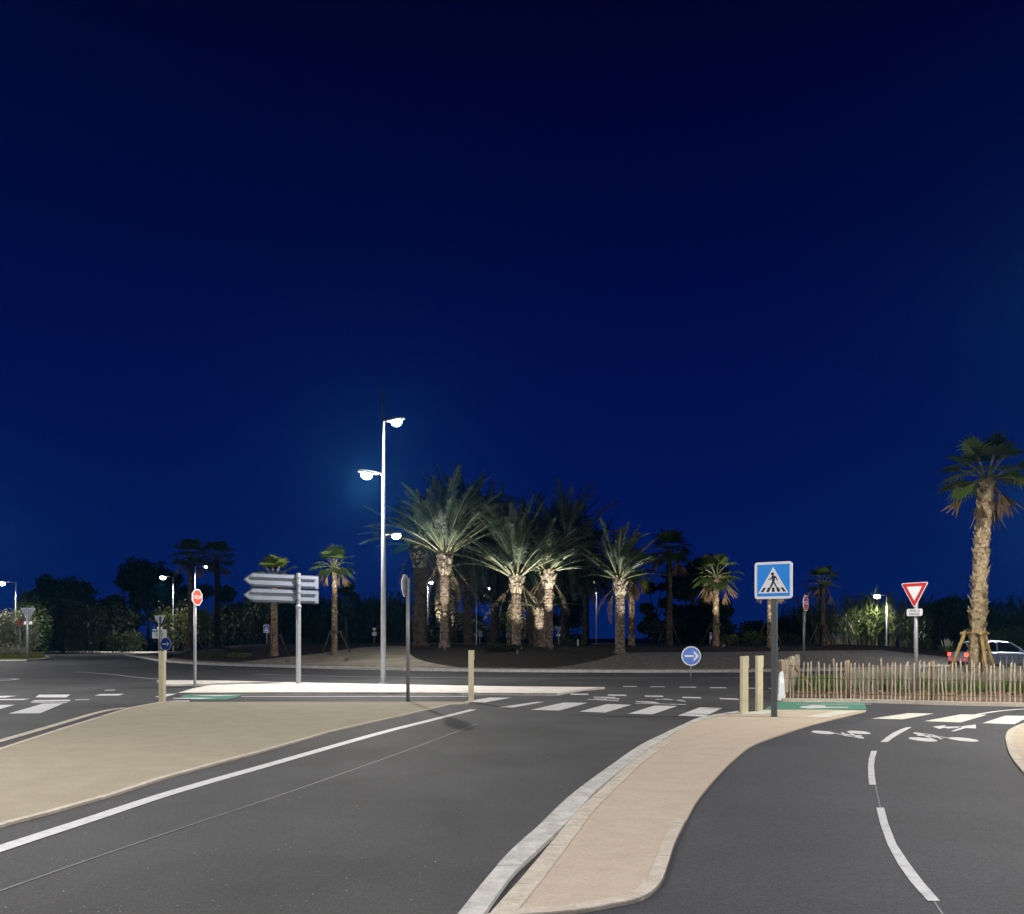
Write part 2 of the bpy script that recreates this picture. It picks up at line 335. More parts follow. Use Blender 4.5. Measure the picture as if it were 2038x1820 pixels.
strip_sheet('gravel_apron', 9*6, 15*6, lambda t: 1.3, lambda t: 1.4+7*min(1, t*5), M['gravel'], .03)

# near right footway slab with kerb
zk, zs, zp = .030, .032, .012
KO = spl([G(x, y, zk) for x, y in [(800, 1960), (910, 1820), (970, 1745), (1019, 1690.6), (1069, 1645.6), (1139, 1579.6), (1219, 1520.6), (1279, 1480.6), (1349, 1447), (1391.5, 1428), (1430, 1421), (1470, 1415)]])
KI = spl([G(x, y, zk) for x, y in [(865, 1960), (965, 1815), (1019, 1740.6), (1069, 1693), (1134, 1630.6), (1189, 1570.6), (1254, 1518), (1299, 1485.6), (1349, 1455), (1391, 1434.5), (1430, 1425), (1470, 1417)]])
mb = MB(); st = 0; NK = len(KO)
acc = 0
for i in range(1, NK):
    acc += (KO[i]-KO[i-1]).length
    if acc > 1.0 or i == NK-1:
        zz = zk+.003*(len(mb.f) % 4 == 0); a = [p.copy() for p in KO[st:i+1]]; b = [p.copy() for p in KI[st:i+1]]
        for S in (a, b):
            dv = (S[1]-S[0]).normalized()*.004; S[0] = S[0]+dv
        mb.prism([*a, *reversed(b)], -.03, zz); st = i; acc = 0
o = mb.build('kerb', M['kerb']); o['kind'] = 'structure'
SL = spl([G(x, y, zs) for x, y in [(940, 1870), (975, 1820), (1010, 1780), (1049, 1735.6), (1099, 1675.6), (1154, 1610.6), (1189, 1578), (1219, 1550.6), (1259, 1516), (1305, 1484), (1352, 1454), (1391, 1435)]])
SR = spl([G(x, y, zs) for x, y in [(940, 1870), (975, 1835), (1040, 1822), (1094, 1818), (1160, 1811), (1219, 1800.6), (1279, 1786), (1314, 1758), (1329, 1720.6), (1344, 1675.6), (1369, 1625.6), (1391, 1588), (1429, 1543), (1459, 1513), (1499, 1483), (1559, 1460.6), (1614, 1443), (1669, 1429), (1722, 1416.5)]], 6)
TOP = [G(x, y, zs) for x, y in [(1724, 1414), (1660, 1413), (1590, 1413), (1524, 1413), (1500, 1416), (1470, 1419), (1430, 1426)]]
mb = MB(); mb.prism([*SL, *reversed(TOP), *reversed(SR)], -.03, zs); o = mb.build('footway', M['sand']); o['kind'] = 'structure'
mb = MB(); band(mb, SL[2:-14], .14, zs+.006, .05, side=-1, seg=.95); band(mb, SR[7:60], .095, zs+.009, .05, side=1, seg=.95)
o = mb.build('edging_stones', M['stone']); o['kind'] = 'structure'
# cycle path
PP = [G(x, y, zp) for x, y in [(1524, 1409), (1561, 1390.5), (1714, 1391), (1900, 1396.5), (2038, 1399), (2400, 1405), (3400, 1425)]]+[Vector((14, 3, zp)), Vector((14, -6, zp)), Vector((-.6, -6, zp)), Vector((-.6, 3.6, zp))]+[G(x, y, zp) for x, y in [(1100, 1790), (1279, 1770), (1340, 1600), (1430, 1500), (1524, 1440)]]
sheet('cycle_path', PP, M['path'])
# right slab corner
RS = spl([G(x, y, zs) for x, y in [(2300, 1428), (2140, 1427), (2060, 1434), (2015, 1449), (2002.5, 1462), (2003, 1480), (2012, 1505), (2038, 1538), (2110, 1610), (2260, 1780)]])
mb = MB(); mb.prism([*RS, Vector((13.5, 5.5, zs)), Vector((13.5, 17, zs))], -.03, zs); o = mb.build('footway_corner', M['sand']); o['kind'] = 'structure'
mb = MB(); band(mb, RS, .10, zs+.005, .05, side=1, seg=.95); o = mb.build('corner_edging', M['stone']); o['kind'] = 'structure'
# splitter island, near part
SI = [G(x, y, .022) for x, y in [(327, 1397), (500, 1397), (700, 1397), (900, 1396.8), (936, 1397.5), (930, 1400)]]+[G(x, y, .022) for x, y in [(890, 1402), (820, 1418), (650, 1456), (520, 1493), (425, 1518), (320, 1546), (215, 1580), (100, 1612), (0, 1638), (-250, 1712), (-700, 1850), (-900, 1800), (-500, 1635), (-150, 1533), (0, 1493), (130, 1450), (262, 1409)]]
mb = MB(); mb.prism(SI, -.03, .022); o = mb.build('splitter_island', M['sand2']); o['kind'] = 'structure'
mb = MB(); band(mb, SI[5:16], 0.08, .026, .05, side=1, seg=2); band(mb, [SI[-1], SI[0]], .08, .026, .05, side=1); band(mb, SI[17:23], .08, .026, .05, side=1)
o = mb.build('splitter_edging', M['stone']); o['kind'] = 'structure'
sheet('gutter', [G(x, y, .004) for x, y in [(-400, 1600), (-150, 1525), (0, 1480), (200, 1417), (250, 1404), (275, 1402), (262, 1409), (130, 1452), (0, 1496), (-150, 1538), (-400, 1612)]], M['gutter'])
# platform behind the crossing
PL = [G(x, y, .06) for x, y in [(312, 1354.6), (340, 1353.8), (450, 1355), (620, 1359), (800, 1362.5), (1019, 1366.5), (1140, 1367.5), (1204, 1368), (1150, 1373), (1110, 1380.5), (1019, 1380), (800, 1379), (600, 1378.5), (352, 1379.5), (390, 1369), (430, 1362), (330, 1362.5)]]
mb = MB(); mb.prism(PL, -.03, .06); o = mb.build('pedestrian_platform', M['pale']); o['kind'] = 'structure'
mb = MB(); band(mb, PL[9:14], .12, .066, .05, side=-1, seg=2); o = mb.build('platform_edging', M['stone']); o['kind'] = 'structure'
# far pavements and left lawn island
LI = [G(x, y, .08) for x, y in [(-400, 1313.5), (0, 1314), (50, 1313.5), (85, 1311.5), (97, 1309), (92, 1305.5), (60, 1302.5), (-30, 1300.5), (-400, 1300)]]
mb = MB(); mb.prism(LI, -.03, .08); o = mb.build('lawn_island', M['grassg']); o['kind'] = 'structure'
mb = MB(); band(mb, LI[:7], .25, .10, .13, side=0); o = mb.build('lawn_kerb', M['kerb']); o['kind'] = 'structure'
mb = MB(); mb.prism([G(x, y, .05) for x, y in [(60, 1295.5), (330, 1297.5), (320, 1301), (150, 1298.5), (60, 1297.5)]], -.03, .05); o = mb.build('far_pavement', M['pale']); o['kind'] = 'structure'
# planting bed behind the fence
BD = [G(x, y, .09) for x, y in [(1557, 1391), (1714, 1392.3), (1900, 1397.5), (2038, 1400), (2400, 1406), (3000, 1416), (3000, 1360), (2400, 1352), (2038, 1350), (1700, 1350), (1610, 1353), (1566, 1372)]]
mb = MB(); mb.prism([G(x, y, .09) for x, y in []] or BD, -.03, .075); o = mb.build('planting_bed', M['soil']); o['kind'] = 'structure'
mb = MB(); band(mb, BD[:6], .14, .10, .13, side=0, seg=1); o = mb.build('bed_kerb', M['stone']); o['kind'] = 'structure'

# painted markings (one sheet object each kind)
def marks(name, polys, mat, z):
    m = MB()
    for p in polys:
        q = [G(x, y, z) for x, y in p]
        a = sum(q[i].x*q[(i+1) % len(q)].y-q[(i+1) % len(q)].x*q[i].y for i in range(len(q)))
        m.poly(q if a > 0 else q[::-1])
    o = m.build(name, mat, fix=False); o['kind'] = 'structure'; return o
def ln(pts, wd, z, name, mat):
    m = MB(); band(m, spl([G(x, y, z) for x, y in pts], 6), wd, z); o = m.build(name, mat); o['kind'] = 'structure'
    if o.data.polygons[0].normal.z < 0: o.data.flip_normals()
    return o
Z1 = .006
def q2(l): return [[(1019+x/2, 1305.6+y/2) for x, y in p] for p in l]
marks('crosswalk_markings', q2([[(-56, 205), (100, 183), (125, 183.5), (125, 184), (4, 206)], [(75, 215), (205, 186), (302, 187), (188, 218)], [(268, 222), (378, 192), (476, 195), (372, 226)], [(463, 230), (567, 198), (658, 200), (560, 233)], [(660, 238), (748, 205), (838, 208), (765, 242)]])
      + [[(-40, 1411.5), (-20, 1403.5), (30, 1403), (0, 1411.5)], [(17, 1420.5), (85, 1400.8), (127, 1400.2), (80, 1420)], [(-110, 1413), (-90, 1405), (-60, 1405), (-80, 1413)]], M['white'], Z1)
marks('path_crosswalk_markings', q2([[(1430, 250), (1580, 228), (1680, 230), (1555, 253)], [(1640, 260), (1787, 233), (1890, 235), (1787, 265)], [(1872, 268), (1965, 238), (2062, 240), (2000, 272)], [(2120, 278), (2200, 247), (2290, 248), (2230, 282)]]), M['cream'], zp+.005)
marks('footway_crosswalk_markings', q2([[(1165, 243), (1292, 219), (1392, 219), (1250, 245)], [(900, 232), (1000, 217), (1080, 217), (1000, 234)]]), M['cream'], zs+.005)
dz = [[(230, 150), (303, 151), (305, 156), (234, 155)], [(380, 154), (454, 155), (456, 160), (384, 159)], [(528, 158), (601, 159), (603, 164), (531, 163)], [(677, 163), (750, 165), (755, 170), (681, 168)], [(825, 168), (898, 170), (907, 175), (831, 173)],
      [(440, 121), (497, 121), (500, 123.5), (444, 123.5)], [(548, 122), (607, 122), (610, 124.5), (552, 124.5)], [(664, 123), (730, 123.5), (735, 127), (669, 126.5)], [(785, 125), (850, 125.5), (857, 129), (790, 128.5)], [(903, 127), (965, 127.5), (972, 131), (909, 130)], [(1018, 128), (1046, 128.5), (1050, 132), (1025, 131.5)]]
# distant bike stencils lie almost flat to the view: thin strokes
dz += [[(322, 163), (410, 164), (412, 167), (325, 165.5)], [(355, 165), (430, 170), (425, 173), (350, 167.5)], [(300, 172), (425, 177), (424, 180), (299, 174)], [(330, 168), (380, 173), (375, 175), (325, 169.5)],
       [(600, 169), (690, 180), (694, 183), (604, 171)], [(570, 172), (680, 176), (684, 178), (572, 174)], [(488, 180), (570, 183), (590, 190), (500, 184)], [(490, 188), (690, 193), (694, 195), (492, 190)]]
marks('lane_markings', q2(dz)+[[(282/4*1.0, 1388.2), (78, 1383), (140, 1382.7), (132, 1388.4)], [(188, 1384.8), (200, 1381.8), (247, 1381.4), (236, 1384.6)], [(-60, 1389), (-20, 1385.5), (33, 1385.2), (10, 1389)],
      [(206, 1374.8), (212, 1373.6), (231, 1373), (226, 1374.4)], [(60, 1397), (70, 1394), (140, 1393), (138, 1396)], [(-30, 1394), (0, 1391.8), (60, 1391), (45, 1393.5)], [(62, 1398.2), (135, 1398), (133, 1399.2), (62, 1399.3)], [(150, 1392.6), (178, 1392.4), (178, 1393.4), (150, 1393.6)],
      [(385, 1379.9), (384, 1379.9), (384, 1379.8)],
      [(307, 1387.5), (334, 1381.2), (352, 1381), (327, 1387.8)], [(327, 1396.4), (352, 1394.5), (378, 1394.6), (376, 1396.5)],
      [(922, 1397.5), (975, 1388.5), (1017, 1389), (965, 1398.5)], [(480, 1386), (930, 1385.7), (930, 1386.7), (480, 1387)], [(1110, 1381.6), (1170, 1370.6), (1200, 1369.8), (1128, 1381.2)]], M['white'], Z1)
mk = MB()
# edge line
ln([(-700, 1925), (-250, 1772), (0, 1689), (175, 1632), (350, 1575), (550, 1518), (750, 1461), (850, 1435.5), (942, 1412.5)], .17, Z1, 'edge_line', M['white'])
ln([(-300, 1567), (-100, 1504), (0, 1475), (100, 1446), (200, 1417), (248, 1409)], .16, Z1+.004, 'edge_line', M['stone'])
ln([(150, 1337.5), (215, 1342), (260, 1347), (290, 1350), (318, 1352)], .14, Z1, 'edge_line', M['white'])
ln([(500, 1342), (700, 1347), (1000, 1350), (1300, 1350), (1560, 1347.5), (1800, 1341), (2100, 1332)], .10, Z1, 'edge_line', M['white'])
ln([(1500, 1377), (1800, 1371)], .05, Z1, 'edge_line', M['white'])
ln([(1944, 1422.5), (1985, 1416), (2038, 1411.5), (2120, 1408)], .10, zp+.005, 'path_line', M['white'])
ln([(945, 1401.7), (990, 1403), (1046, 1404), (1145, 1406.5), (1235, 1410.6), (1330, 1414.5), (1425, 1417.5)], .03, Z1-.002, 'saw_cut_line', M['faint_line'])
ln([(-60, 1793), (0, 1773), (200, 1703), (400, 1635), (600, 1568), (800, 1497), (950, 1441)], .02, Z1-.002, 'faint_road_line', M['faint_line'])  # thin line, slightly paler than the asphalt around it
ln([(1742, 1562), (1747, 1585), (1752, 1607)], .012, zp+.003, 'guide_line', M['faint_line'])
ln([(1859, 1793), (1880, 1825), (1900, 1850)], .012, zp+.003, 'guide_line', M['faint_line'])
ln([(1445, 1424.5), (1560, 1428), (1700, 1431.5)], .02, zs+.003, 'expansion_joint', M['joint'])
ln([(1700, 1431.5), (1900, 1435), (2100, 1437)], .02, zp+.003, 'expansion_joint', M['gutter'])
# path centre dashes
marks('path_dashes', [[(1752, 1477.3), (1762, 1469), (1776, 1459.5), (1792, 1452), (1803, 1448.2), (1814.5, 1447.6), (1802, 1454.5), (1786, 1463.5), (1775, 1470.5), (1767, 1477)],
      [(1734, 1494.6), (1729.5, 1510), (1727.7, 1525), (1728, 1545), (1730, 1562), (1743.7, 1562), (1741, 1545), (1739.5, 1525), (1741, 1510), (1745.7, 1494.6)],
      [(1744, 1607.6), (1752, 1640), (1766, 1680), (1788, 1721), (1813, 1756), (1846.5, 1793), (1870.5, 1793), (1838, 1756), (1808, 1716), (1784, 1680), (1768, 1640), (1759.5, 1607.6)],
      [(1960, 1950), (1985, 1950), (2060, 2080), (2030, 2080)]], M['white'], zp+.005)
marks('path_arrow', [[(1856, 1446.5), (1882, 1443.8), (1880, 1446.8), (1912, 1446.2), (1906, 1449), (1886, 1450.3), (1879, 1448.6), (1870, 1451.3)], [(1892, 1455.8), (1900, 1455.8), (1922, 1449.3), (1942.5, 1450.3), (1942, 1442.3), (1909, 1446.4), (1917, 1447)], [(1997, 1401.5), (2060, 1402.2), (2060, 1403.4), (2015, 1403.6), (2050, 1405.5), (2048, 1406.8), (1999, 1404.2)]], M['white'], zp+.0052)
def bike(cx, cy, z, mat, flip=1, sc=1, sy=1.0, name='bike_stencil'):
    c = G(cx, cy, z); m = MB()
    def el(x, y, rx, ry): m.poly([(c.x+flip*(x+rx*math.cos(t*math.pi/12))*sc, c.y+flip*(y+ry*math.sin(t*math.pi/12))*sc*sy, z) for t in range(24)])
    def pl(p): m.poly([(c.x+flip*x*.62*sc, c.y+flip*y*sc*sy, z+.0004*len(m.f)) for x, y in p])
    el(-.30, 0, .17, .27); el(.30, 0, .17, .27)
    pl([(-.26, -.02), (-.20, -.02), (-.05, .42), (-.12, .46)]); pl([(-.05, .02), (.02, .02), (.20, .44), (.14, .48)]); pl([(-.13, .34), (.18, .34), (.18, .42), (-.12, .42)])
    pl([(.13, .50), (.19, .50), (.30, .05), (.24, .05)]); pl([(-.28, .42), (-.06, .42), (-.06, .50), (-.24, .52)]); pl([(.10, .50), (.24, .50), (.22, .58), (.10, .56)])
    pl([(-.18, .50), (-.02, .50), (.10, .86), (.0, .92), (-.10, .80)]); pl([(.02, .72), (.08, .80), (.22, .58), (.17, .54)]); pl([(-.04, .5), (.06, .5), (.04, .2), (-.02, .2)])
    o = m.build(name, mat, fix=False); o['kind'] = 'structure'
    for p in o.data.polygons: pass
    return o
bike(1673.5, 1458, zp+.006, M['white'], flip=-1, sc=1.0)
bike(1877, 1472, zp+.006, M['white'], flip=1, sc=1.06)
marks('green_cycle_lane', [[(1519, 1413.5), (1534, 1405), (1561, 1391.3), (1640, 1391.6), (1712, 1391.8), (1720, 1400), (1725, 1412.5)]], M['green'], zp+.004)
marks('green_cycle_lane', [[(358, 1388), (372, 1381.5), (490, 1380.5), (470, 1388), (450, 1392.5), (385, 1393)]], M['green'], Z1)
marks('green_lane_stencils', q2([[(1240, 181), (1290, 178), (1340, 178), (1340, 183), (1290, 185), (1245, 184)], [(1145, 203), (1195, 196), (1245, 198), (1250, 203), (1340, 203), (1338, 206), (1240, 207.5), (1180, 210), (1150, 207)], [(1175, 183), (1240, 182), (1235, 184.5), (1175, 185)], [(1130, 192), (1430, 191.5), (1430, 193), (1130, 193.5)]]), M['white'], zp+.009)
marks('green_lane_stencils', [[(378, 1384.5), (440, 1383.5), (480, 1384), (430, 1386)], [(345, 1390), (400, 1388.5), (430, 1390), (400, 1391.5), (345, 1391.5)]], M['white'], Z1+.005)
# direction ring at the far left
m = MB(); c = G(-4, 1354, Z1)
for t in range(28):
    a, b = t*math.pi/14, (t+1)*math.pi/14
    m.poly([(c.x+r*math.cos(q)*1.0, c.y+r*math.sin(q)*2.3, Z1) for r, q in ((.34, a), (.50, a), (.50, b), (.34, b))])
o = m.build('ring_marking', M['white'], fix=False); o['kind'] = 'structure'

# ---------------------------------------------------------------- street lamps
def spot(name, loc, power, parent, angle=152, blend=.6, color=(1, .97, .92), target=None, radius=.12, point=False):
    l = bpy.data.lights.new(name, 'POINT' if point else 'SPOT'); l.energy = power
    if not point: l.spot_size = R(angle); l.spot_blend = blend
    l.shadow_soft_size = radius; l.color = color
    o = bpy.data.objects.new(name, l); col.objects.link(o); o.location = loc
    if parent: o.parent = parent
    if target is not None:
        o.rotation_euler = (Vector(target)-Vector(loc)).to_track_quat('-Z', 'Y').to_euler()
    return o
def head(root, x0, y0, z, ang, reach, power, lens='lamp', big=1.0, lit=(1, .97, .92), tilt=.12, cone=152, blend=.6):
    c, s = math.cos(ang), math.sin(ang)
    m = MB(); m.tube([(x0, y0, z-.12), (x0+c*reach*.5, y0+s*reach*.5, z-.02), (x0+c*reach, y0+s*reach, z)], [.035, .03, .028], 8)
    m.build('arm', M['lampm'], root, True)
    hx, hy = x0+c*(reach+.28), y0+s*(reach+.28)
    T = Matrix.Translation((hx, hy, z)) @ Matrix.Rotation(ang, 4, 'Z') @ Matrix.Rotation(-tilt, 4, 'Y')
    m = MB(); P = []
    for xx, wy, h0, h1 in ((-.34, .05, -.03, .04), (-.2, .11, -.04, .06), (.1, .16, -.04, .06), (.28, .13, -.035, .045), (.36, .06, -.02, .02)):
        P += [T @ Vector((xx, a*wy, h)) for a, h in ((-1, h0), (1, h0), (1, h1*.5), (.6, h1), (-.6, h1), (-1, h1*.5))]
    fs = [(i*6+k, (i+1)*6+k, (i+1)*6+(k+1) % 6, i*6+(k+1) % 6) for i in range(4) for k in range(6)]+[tuple(range(6)), tuple(range(24, 30))]
    m.add(P, fs); h = m.build('lamp_head', M['lampm'], root, True)
    m = MB(); vs = []; n = 12
    for j in range(5):
        f = -.5+j*(math.pi/2+.5)/4
        for k in range(n):
            t = 2*math.pi*k/n; vs.append(T @ Vector((.05+.17*big*math.cos(f)*math.cos(t), .14*big*math.cos(f)*math.sin(t), -.042-.06*big-.12*big*math.sin(f))))
    m.add(vs, [(j*n+k, j*n+(k+1) % n, (j+1)*n+(k+1) % n, (j+1)*n+k) for j in range(4) for k in range(n)]+[tuple(4*n+k for k in range(n)), tuple(range(n))])
    m.build('lens', M[lens], h, True)
    if power: spot('lamp_light', T @ Vector((.05, 0, -.19*big-.06)), power, root, color=lit, angle=cone, blend=blend, point=cone == 360)
    return T @ Vector((.05, 0, 0))
def street_lamp(loc, h, heads, label, r0=.085, r1=.04, mat='galv', group='street lamps of the roundabout'):
    o = empty('street_lamp', loc, 0, label, 'street lamp', group)
    m = MB(); m.tube([(0, 0, 0), (0, 0, .5), (0, 0, h*.3), (0, 0, h)], [r0, r0, r0*.85, r1], 14); m.build('pole', M[mat], o, True)
    m = MB(); m.tube([(0, 0, -.05), (0, 0, .03)], [r0*1.9, r0*1.8], 10); m.build('base_plate', M[mat], o)
    for hh in heads: head(o, 0, 0, **hh)
    return o
p = G(763, 1361, .06)
street_lamp(p, 10.05, [dict(z=8.95, ang=R(-8), reach=.12, power=600, big=1.1, cone=360), dict(z=7.16, ang=R(188), reach=.22, power=3900, big=1.15, cone=360)], 'tall grey lamp post with two heads on the pale platform in the centre', .095, .035)
x, Y = AT(763, 46), 46
street_lamp((x, Y, gz(x, Y)), 7.3, [dict(z=7.25-gz(x, Y), ang=R(5), reach=.35, power=1500, big=1.45, cone=360)], 'single lamp just behind the tall two-headed post, its white glow to the right')
def far_lamp(px_pole, Y, ztop_y, px_lamp, label, power=0, lens='lamp', big=2.0, base_y=None, h_extra=0):
    X = AT(px_pole, Y); z0 = gz(X, Y); zt = ZAT(ztop_y, Y)-z0
    dx = AT(px_lamp, Y)-X
    reach = max(.1, abs(dx)-.3)
    return street_lamp((X, Y, z0), zt, [dict(z=zt-.02, ang=0 if dx > 0 else math.pi, reach=reach, power=power, big=big, lens=lens)], label, .09, .045)
far_lamp(345, 98, 1147, 325, 'lamp post in front of the dark trees left of the stop sign', 4200, big=2.0)
far_lamp(388, 92, 1126, 408, 'lamp post rising directly behind the orange stop sign', 1800, big=1.5)
far_lamp(32, 80, 1158, 5, 'warm lamp post at the left edge above the pale bush', 3800, 'lampw', 1.8)
far_lamp(851, 96, 1157, 856, 'lamp post seen through the palms, left of the tallest uplit palm', 900, big=1.8)
far_lamp(983, 104, 1169, 974, 'dim lamp among the dark trunks in the middle of the palm grove', 700, 'lampw', 1.6)
far_lamp(1187, 96, 1156, 1181, 'lamp post in the open gap right of the palm grove', 900, 'lampw', 1.7)
far_lamp(1416, 100, 1205, 1397, 'low lamp in front of the rounded dark tree, left of the short fan palm', 2200, big=2.3)
far_lamp(1765, 84, 1184, 1747, 'lamp post standing in front of the bright green reeds', 2600, big=1.9)
# lamps that light the foreground, standing beside and behind the viewpoint
street_lamp((5.5, -5.0, .05), 9.3, [dict(z=9.25, ang=R(120), reach=.9, power=7200, lit=(1, .98, 1), cone=170, blend=.15)], 'street lamp beside the cycle path behind the viewpoint')
street_lamp((-9.5, 5.5, .02), 9.3, [dict(z=9.25, ang=R(35), reach=.9, power=4800, cone=179, blend=.1)], 'street lamp on the near splitter island outside the left edge')
street_lamp((12.5, 14.5, .06), 9.3, [dict(z=9.25, ang=R(100), reach=.9, power=7600, lit=(1, .95, .84), lens='lampw', cone=158, blend=.25)], 'street lamp on the footway outside the right edge')
street_lamp((-18.5, 21.5, 0), 9.3, [dict(z=9.25, ang=R(80), reach=.9, power=5500, cone=158, blend=.3)], 'added unseen lamp left of the approach road, standing in for headlight wash')  # added out of view to imitate passing headlights on the left road
street_lamp((-38, 53, 0), 9.3, [dict(z=9.25, ang=R(0), reach=.9, power=8500, cone=179, blend=.1)], 'street lamp beside the ring road outside the left edge')
street_lamp((30.5, 44, 0), 9.3, [dict(z=9.25, ang=R(150), reach=.9, power=8500, cone=179, blend=.1)], 'added unseen lamp right of the ring road, brightening the road and palms')  # unseen lamp added to brighten ring road and palms, in place of car headlights

# ---------------------------------------------------------------- signs and posts
def rrect(w_, h_, r, cx=0, cz=0, n=5):
    P = []
    for (sx_, sz_, a0) in ((1, 1, 0), (-1, 1, 90), (-1, -1, 180), (1, -1, 270)):
        for k in range(n+1):
            a = R(a0+90*k/n); P.append((cx+sx_*(w_/2-r)+r*math.cos(a), cz+sz_*(h_/2-r)+r*math.sin(a)))
    return P
def rpoly(P, r, n=4):
    out = []; N_ = len(P)
    for i in range(N_):
        a = Vector(P[i-1]); b = Vector(P[i]); c = Vector(P[(i+1) % N_])
        u = (a-b).normalized(); v = (c-b).normalized(); half = u.angle(v)/2; d = r/math.tan(half)
        s_ = b+u*d; e_ = b+v*d; ctr = b+(u+v).normalized()*(r/math.sin(half))
        a0 = math.atan2((s_-ctr).y, (s_-ctr).x); a1 = math.atan2((e_-ctr).y, (e_-ctr).x)
        da = (a1-a0+math.pi) % (2*math.pi)-math.pi
        for k in range(n+1): t = a0+da*k/n; out.append((ctr.x+r*math.cos(t), ctr.y+r*math.sin(t)))
    return out
def circ(r, cx=0, cz=0, n=36): return [(cx+r*math.cos(2*math.pi*k/n), cz+r*math.sin(2*math.pi*k/n)) for k in range(n)]
def face(name, pts, mat, y, parent, th=.001):
    m = MB(); m.plate(pts, y, y+th); return m.build(name, mat, parent)
def text(name, s, size, mat, parent, x, y, z, bold=0, spacing=1, sxl=1):
    cu = bpy.data.curves.new(name, 'FONT'); cu.body = s; cu.size = size; cu.align_x = 'CENTER'; cu.align_y = 'CENTER'; cu.offset = bold; cu.space_character = spacing; cu.extrude = .0008
    t = bpy.data.objects.new(name, cu); col.objects.link(t)
    bpy.context.view_layer.update()
    me = bpy.data.meshes.new_from_object(t.evaluated_get(bpy.context.evaluated_depsgraph_get()))
    bpy.data.objects.remove(t)
    me.transform(Matrix.Translation((x, y, z)) @ Matrix.Rotation(R(90), 4, 'X') @ Matrix.Scale(sxl, 4, (1, 0, 0)))
    me.materials.clear(); me.materials.append(mat)
    o = bpy.data.objects.new(name, me); col.objects.link(o); o.parent = parent; return o
def post(root, h, r=.04, mat='galv', sq=False, w_=.11, z0=-.05):
    m = MB()
    if sq: m.box((0, 0, (h+z0)/2), (w_, w_*.6, h-z0))
    else: m.tube([(0, 0, z0), (0, 0, h)], r, 16)
    o = m.build('pole', M[mat], root, not sq)
    return o
def clamps(root, zs, r=.045, y=0):
    for z in zs:
        m = MB(); m.tube([(0, 0, z-.018), (0, 0, z+.018)], r+.008, 14); m.box((0, -r-.02, z), (.06, .05, .035)); m.build('clamp', M['alu'], root)

# pedestrian crossing sign
s = empty('pedestrian_crossing_sign', G(1541, 1427, .032), R(-30), 'large blue square pedestrian crossing sign on a dark grey post beside the bollards', 'road sign', 'pedestrian crossing signs')
post(s, 2.41, mat='greym', sq=True, w_=.115)
m = MB(); m.plate(rrect(.735, .735, .06, 0, 2.72), -.085, -.055); sp = m.build('sign_plate', M['retro'], s)
m = MB(); m.box((0, -.0, 2.5), (.10, .05, .5)); m.build('bracket', M['alud'], s)
face('blue_field', rrect(.635, .635, .012, 0, 2.72), M['blue'], -.087, sp)
tri = [(-.295, 2.465), (.295, 2.465), (0, 2.985)]
face('white_triangle', tri, M['retro'], -.089, sp)
m = MB()
for k, x in enumerate((-.205, -.1, 0, .1, .205)):
    tl = x*.80; m.plate([(x*1.08-.028, 2.49), (x*1.08+.028, 2.49), (tl+.024, 2.575), (tl-.024, 2.575)], -.0905, -.0895)
m.build('crossing_stripes', M['black'], sp)
m = MB(); y0, y1 = -.0920, -.0908
m.plate(circ(.026, -.014, 2.842, 20), y0, y1)
m.plate([(-.026, 2.812), (.010, 2.815), (.028, 2.79), (.018, 2.70), (.008, 2.675), (-.020, 2.675), (-.026, 2.74)], y0-.0004, y1)
m.plate([(-.022, 2.808), (-.034, 2.77), (-.070, 2.742), (-.078, 2.730), (-.072, 2.722), (-.050, 2.734), (-.018, 2.762)], y0-.0008, y1)
m.plate([(.012, 2.813), (.040, 2.785), (.066, 2.722), (.062, 2.714), (.054, 2.716), (.028, 2.765), (.010, 2.785)], y0-.0012, y1)
m.plate([(-.022, 2.69), (.008, 2.685), (-.022, 2.60), (-.066, 2.523), (-.088, 2.53), (-.080, 2.545), (-.046, 2.61)], y0-.0016, y1)
m.plate([(-.012, 2.69), (.014, 2.69), (.050, 2.60), (.088, 2.548), (.100, 2.55), (.096, 2.53), (.078, 2.525), (.030, 2.60)], y0-.002, y1)
m.v = [(a*1.3+.004 if abs(b_) < 9 else a, b_, 2.69+(c_-2.69)*1.04) for a, b_, c_ in m.v]
m.build('walking_figure', M['black'], sp)

# bollards
def bollard(loc, rz, h, label, wd=.135):
    o = empty('bollard', loc, rz, label, 'bollard', 'cream bollards at the crossings')
    m = MB(); m.box((0, 0, h/2-.02), (wd, wd*.9, h+.04)); b = m.build('post', M['boll'], o)
    bv = b.modifiers.new('bevel', 'BEVEL'); bv.width = .008; bv.segments = 2
    m = MB(); m.box((wd/2+.004, 0, h-.105), (.012, wd*.92, .25)); m.box((0, 0, h+.006), (wd+.012, wd*.94, .014)); m.build('cap', M['bollc'], o)
    return o
bollard(G(1481, 1421, .032), R(10), 1.18, 'front cream bollard of the pair left of the blue pedestrian sign')
bollard(G(1511, 1412, .03), R(10), 1.17, 'cream bollard between the front bollard and the blue sign post', .13)
bollard(G(323, 1396.5, .022), R(-8), 1.25, 'cream bollard on the left corner of the splitter island')
bollard(G(937.5, 1396, .022), R(4), 1.26, 'cream bollard at the right tip of the splitter island')
bollard(G(241, 1300, .0), R(4), 2.0*.85, 'tiny far cream bollard on the left road in front of dark trees', .24)
bollard(G(318.5, 1310, .0), R(4), 1.9, 'far cream bollard behind the give-way sign left of the stop sign', .18)
